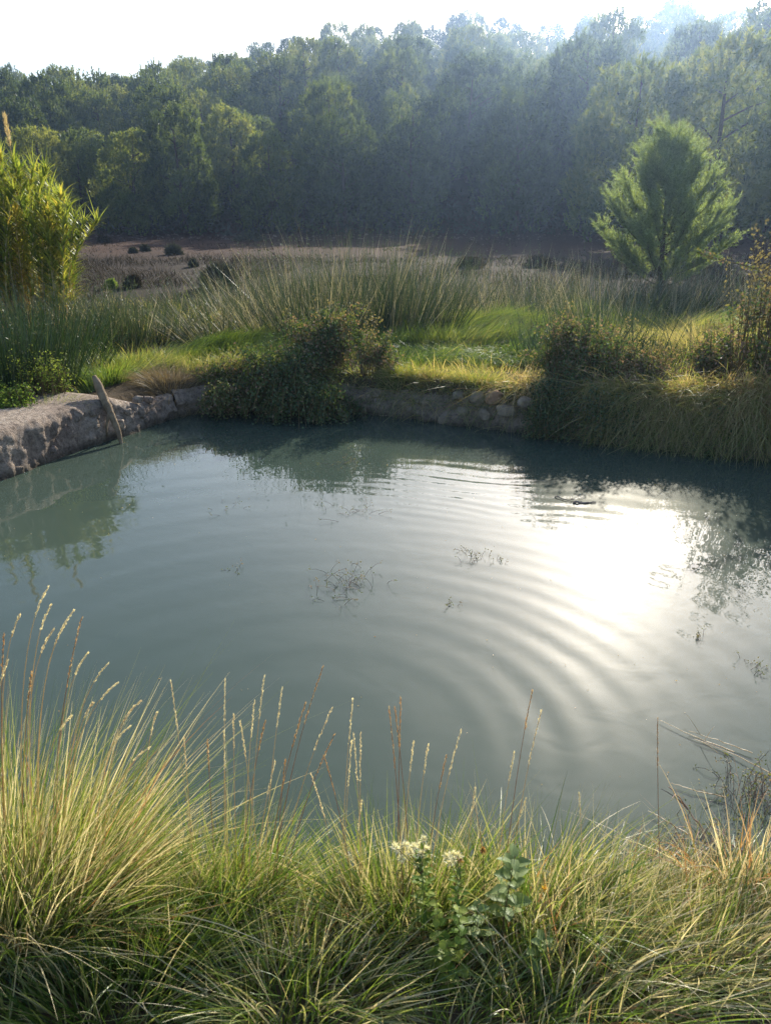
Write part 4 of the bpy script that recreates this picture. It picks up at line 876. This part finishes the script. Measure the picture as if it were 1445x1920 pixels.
for k, (px, py, col, lb) in enumerate([(1020, 1668, 0, 'small orange yellow flower head right of the mint plant'), (862, 1612, 1, 'rusty withered flower head beside the white flowers'), (905, 1595, 1, 'small rusty seed head left of the mint tip')]):
    y0 = 1.52; c_ = at_y(px, py, y0); x = c_[0]; rt = np.array([x + .02, y0 - .03, near_z(x, y0 - .03)]); t = thing('flower', lb, 'flower', rt)
    B = Batch(); tube(B, curve(rt, (rt + c_) / 2, c_, 6), .001, 4); B.build('stem', M_stem, t)
    B = Batch(); n = 60; dd = unit(rng.normal(size=(n, 3)) + np.array([0, 0, .7])); leaves(B, c_ + dd * .001, dd, rng.uniform(.008, .014, n), .003, rng.uniform(0, 1, n) * .5 + col * .5); B.build('flower_head', M_yellow, t)

# ------------------------------------------------------------------ dead twigs at the right and on the water
def twig(name, label, pts, y0s, r0=.003, r1=.001, side=0, seed=0, mat=None, group=None, cat='twig'):
    r = np.random.default_rng(seed); P = np.array([at_y(px, py, yy) for (px, py), yy in zip(pts, y0s)]) if np.ndim(y0s) else np.array([at_z(px, py, y0s) for px, py in pts])
    k = np.linspace(0, len(P) - 1, len(P) * 4); Q = np.stack([np.interp(k, range(len(P)), P[:, i]) for i in range(3)], 1)
    t = thing(name, label, cat, Q[0], group); B = Batch(); tube(B, Q + r.normal(size=Q.shape) * r0 * .5, np.linspace(r0, r1, len(Q)), 5); B.build('main_twig', mat or M_twig, t)
    for j in range(side):
        i = r.integers(2, len(Q) - 1); d = unit(Q[i] - Q[i-1] + r.normal(size=3) * .02) * r.uniform(.04, .14) + r.normal(size=3) * .02; d[2] = abs(d[2]) * .5
        B = Batch(); tube(B, curve(Q[i], Q[i] + d * .6 + np.array([0, 0, .01]), Q[i] + d, 5), np.linspace(r1 * 1.1, r1 * .5, 5), 4); B.build('side_twig', mat or M_twig, t)
    return t
twig('dead_branch', 'bare pale dead branch curving up from the lower right bank', [(1380, 1680), (1345, 1620), (1315, 1560), (1285, 1510), (1252, 1474)], [1.75, 1.85, 1.92, 1.97, 2.0], .006, .002, 6, 1, cat='dead branch')
twig('dead_branch', 'long bare branch lying low from the right bank towards the left', [(1440, 1610), (1370, 1640), (1300, 1665), (1245, 1690)], [1.8, 1.8, 1.78, 1.75], .004, .002, 6, 2, cat='dead branch')
twig('dead_branch', 'crooked dead branch beside the rusty grass at the right edge', [(1445, 1655), (1400, 1600), (1345, 1575), (1330, 1580)], [1.85, 1.9, 1.95, 1.95], .005, .002, 6, 3, cat='dead branch')
for k, (a, b, c_, lb) in enumerate([((1375, 1410), (1300, 1380), (1235, 1350), 'thin straw lying on the water pointing at the upper left'), ((1445, 1450), (1370, 1412), (1300, 1385), 'thin straw on the water near the right edge'), ((1410, 1412), (1350, 1390), (1290, 1370), 'pale straw crossing others on the water at the right'), ((1360, 1495), (1300, 1482), (1258, 1468), 'bleached straw floating above the dead branch'), ((1290, 1565), (1250, 1540), (1215, 1520), 'short straw floating left of the dead branch')]):
    twig('floating_straw', lb, [a, b, c_], .012, .0022, .001, 1, 50 + k, M_straw, 'straws floating near the right bank', 'straw')
twig('floating_twig', 'pinkish pale stick floating in the dark reflection', [(1075, 941), (1095, 942), (1117, 941)], .01, .009, .005, 0, 5, group='twigs on the water')
twig('floating_twig', 'short dark stick floating just left of the pinkish one', [(1040, 930), (1062, 938), (1076, 937)], .01, .005, .003, 3, 6, group='twigs on the water')
def weed(label, px, py, w, n, hgt, seed, col=M_twig, group='water weeds'):
    r = np.random.default_rng(seed); c_ = at_z(px, py); t = thing('water_weed', label, 'water weed', c_, group); B = Batch(); FB = Batch()
    ww = w / F_PX * np.linalg.norm(c_ - np.array([0, 0, 2]))
    for k in range(n):
        a = r.uniform(0, 6.28); q = r.uniform(0, 1) * ww * .5; p = c_ + np.array([math.cos(a) * q, math.sin(a) * q * 1.3, -.01]); e = p + np.array([r.normal() * ww * .15, r.normal() * ww * .12, r.uniform(.01, hgt)])
        tube(B, curve(p, (p + e) / 2 + np.array([0, 0, hgt * .3]), e, 4), np.linspace(.0013, .0008, 4), 3)
        m = 4; leaves(FB, e + r.normal(size=(m, 3)) * .008, r.normal(size=(m, 3)), .012, .006, r.uniform(.6, 1), r)
    B.build('stalks', col, t); FB.build('tips', M_bramble, t)['kind'] = 'stuff'
weed('main brown weed patch standing out of the middle of the pond', 650, 1095, 150, 46, .10, 1)
weed('small weed tuft with white tips right of the middle of the pond', 885, 1045, 70, 20, .07, 2)
weed('thin weed left of the pinkish floating stick', 935, 1050, 30, 7, .08, 3)
weed('faint weed sprigs in the upper middle of the pond', 660, 960, 110, 16, .05, 4)
weed('single weed sprig at the left of the pond', 445, 1070, 40, 7, .05, 5)
weed('sparse weed sprigs at the left below the wooden stake reflection', 440, 950, 90, 9, .04, 15)
weed('weed sprigs floating in the dark water below the central bramble', 645, 872, 90, 22, .06, 6)
weed('loose weed sprig between the bright glare and the brown patch', 850, 1130, 30, 6, .04, 7)
weed('weed sprig far right of the sun glare', 1415, 1250, 50, 12, .05, 8)
weed('weed sprig below the sun glare at the right', 1310, 1195, 24, 8, .06, 9)
weed('tangled dead weed mat along the lower right water edge', 1330, 1620, 190, 120, .08, 10)
weed('tangled dead weed at the right edge of the water', 1410, 1500, 120, 90, .14, 11)
weed('thin dead weed mat left of the lower right one', 1210, 1640, 120, 50, .05, 12)
weed('weed sprigs in the dark water on the far right', 1240, 915, 60, 10, .03, 13)
# tiny floating debris
B = Batch(); n = 700; x = rng.uniform(-3.2, 4.2, n); y = rng.uniform(2.0, 8.6, n); k = (pond_dist(x, y) < -.05) & (rng.random(n) < np.where(x > .8, 1, .35)); x, y = x[k], y[k]; n = len(x)
leaves(B, np.stack([x, y, np.full(n, .004)], 1), np.stack([rng.normal(size=n), rng.normal(size=n), 0 * x], 1), rng.uniform(.004, .014, n), .004, rng.uniform(0, 1, n), side=None); o = B.build('floating_debris', M_straw); o['kind'] = 'stuff'

# ------------------------------------------------------------------ haze
B = bpy.data.meshes.new('haze')
x0, x1, y0, y1, z0, z1 = -560, 560, -150, 660, float(GZ.min()) - 1, max(float((p.location.z + 11 * p.scale[2])) for p in bpy.data.objects if p.name.startswith('pine_tree')) + .5
vs = [(a, b, c) for c in (z0, z1) for b in (y0, y1) for a in (x0, x1)]
B.from_pydata(vs, [], [(0, 2, 3, 1), (4, 5, 7, 6), (0, 1, 5, 4), (2, 6, 7, 3), (0, 4, 6, 2), (1, 3, 7, 5)]); B.update()
m = bpy.data.materials.new('haze'); m.use_nodes = True; m.node_tree.nodes.clear()
v = m.node_tree.nodes.new('ShaderNodeVolumePrincipled'); v.inputs['Color'].default_value = (.42, .62, 1, 1); v.inputs['Density'].default_value = .0009; v.inputs['Anisotropy'].default_value = .78
oo = m.node_tree.nodes.new('ShaderNodeOutputMaterial'); m.node_tree.links.new(v.outputs[0], oo.inputs['Volume'])
o = link('haze', B, m); o['kind'] = 'stuff'
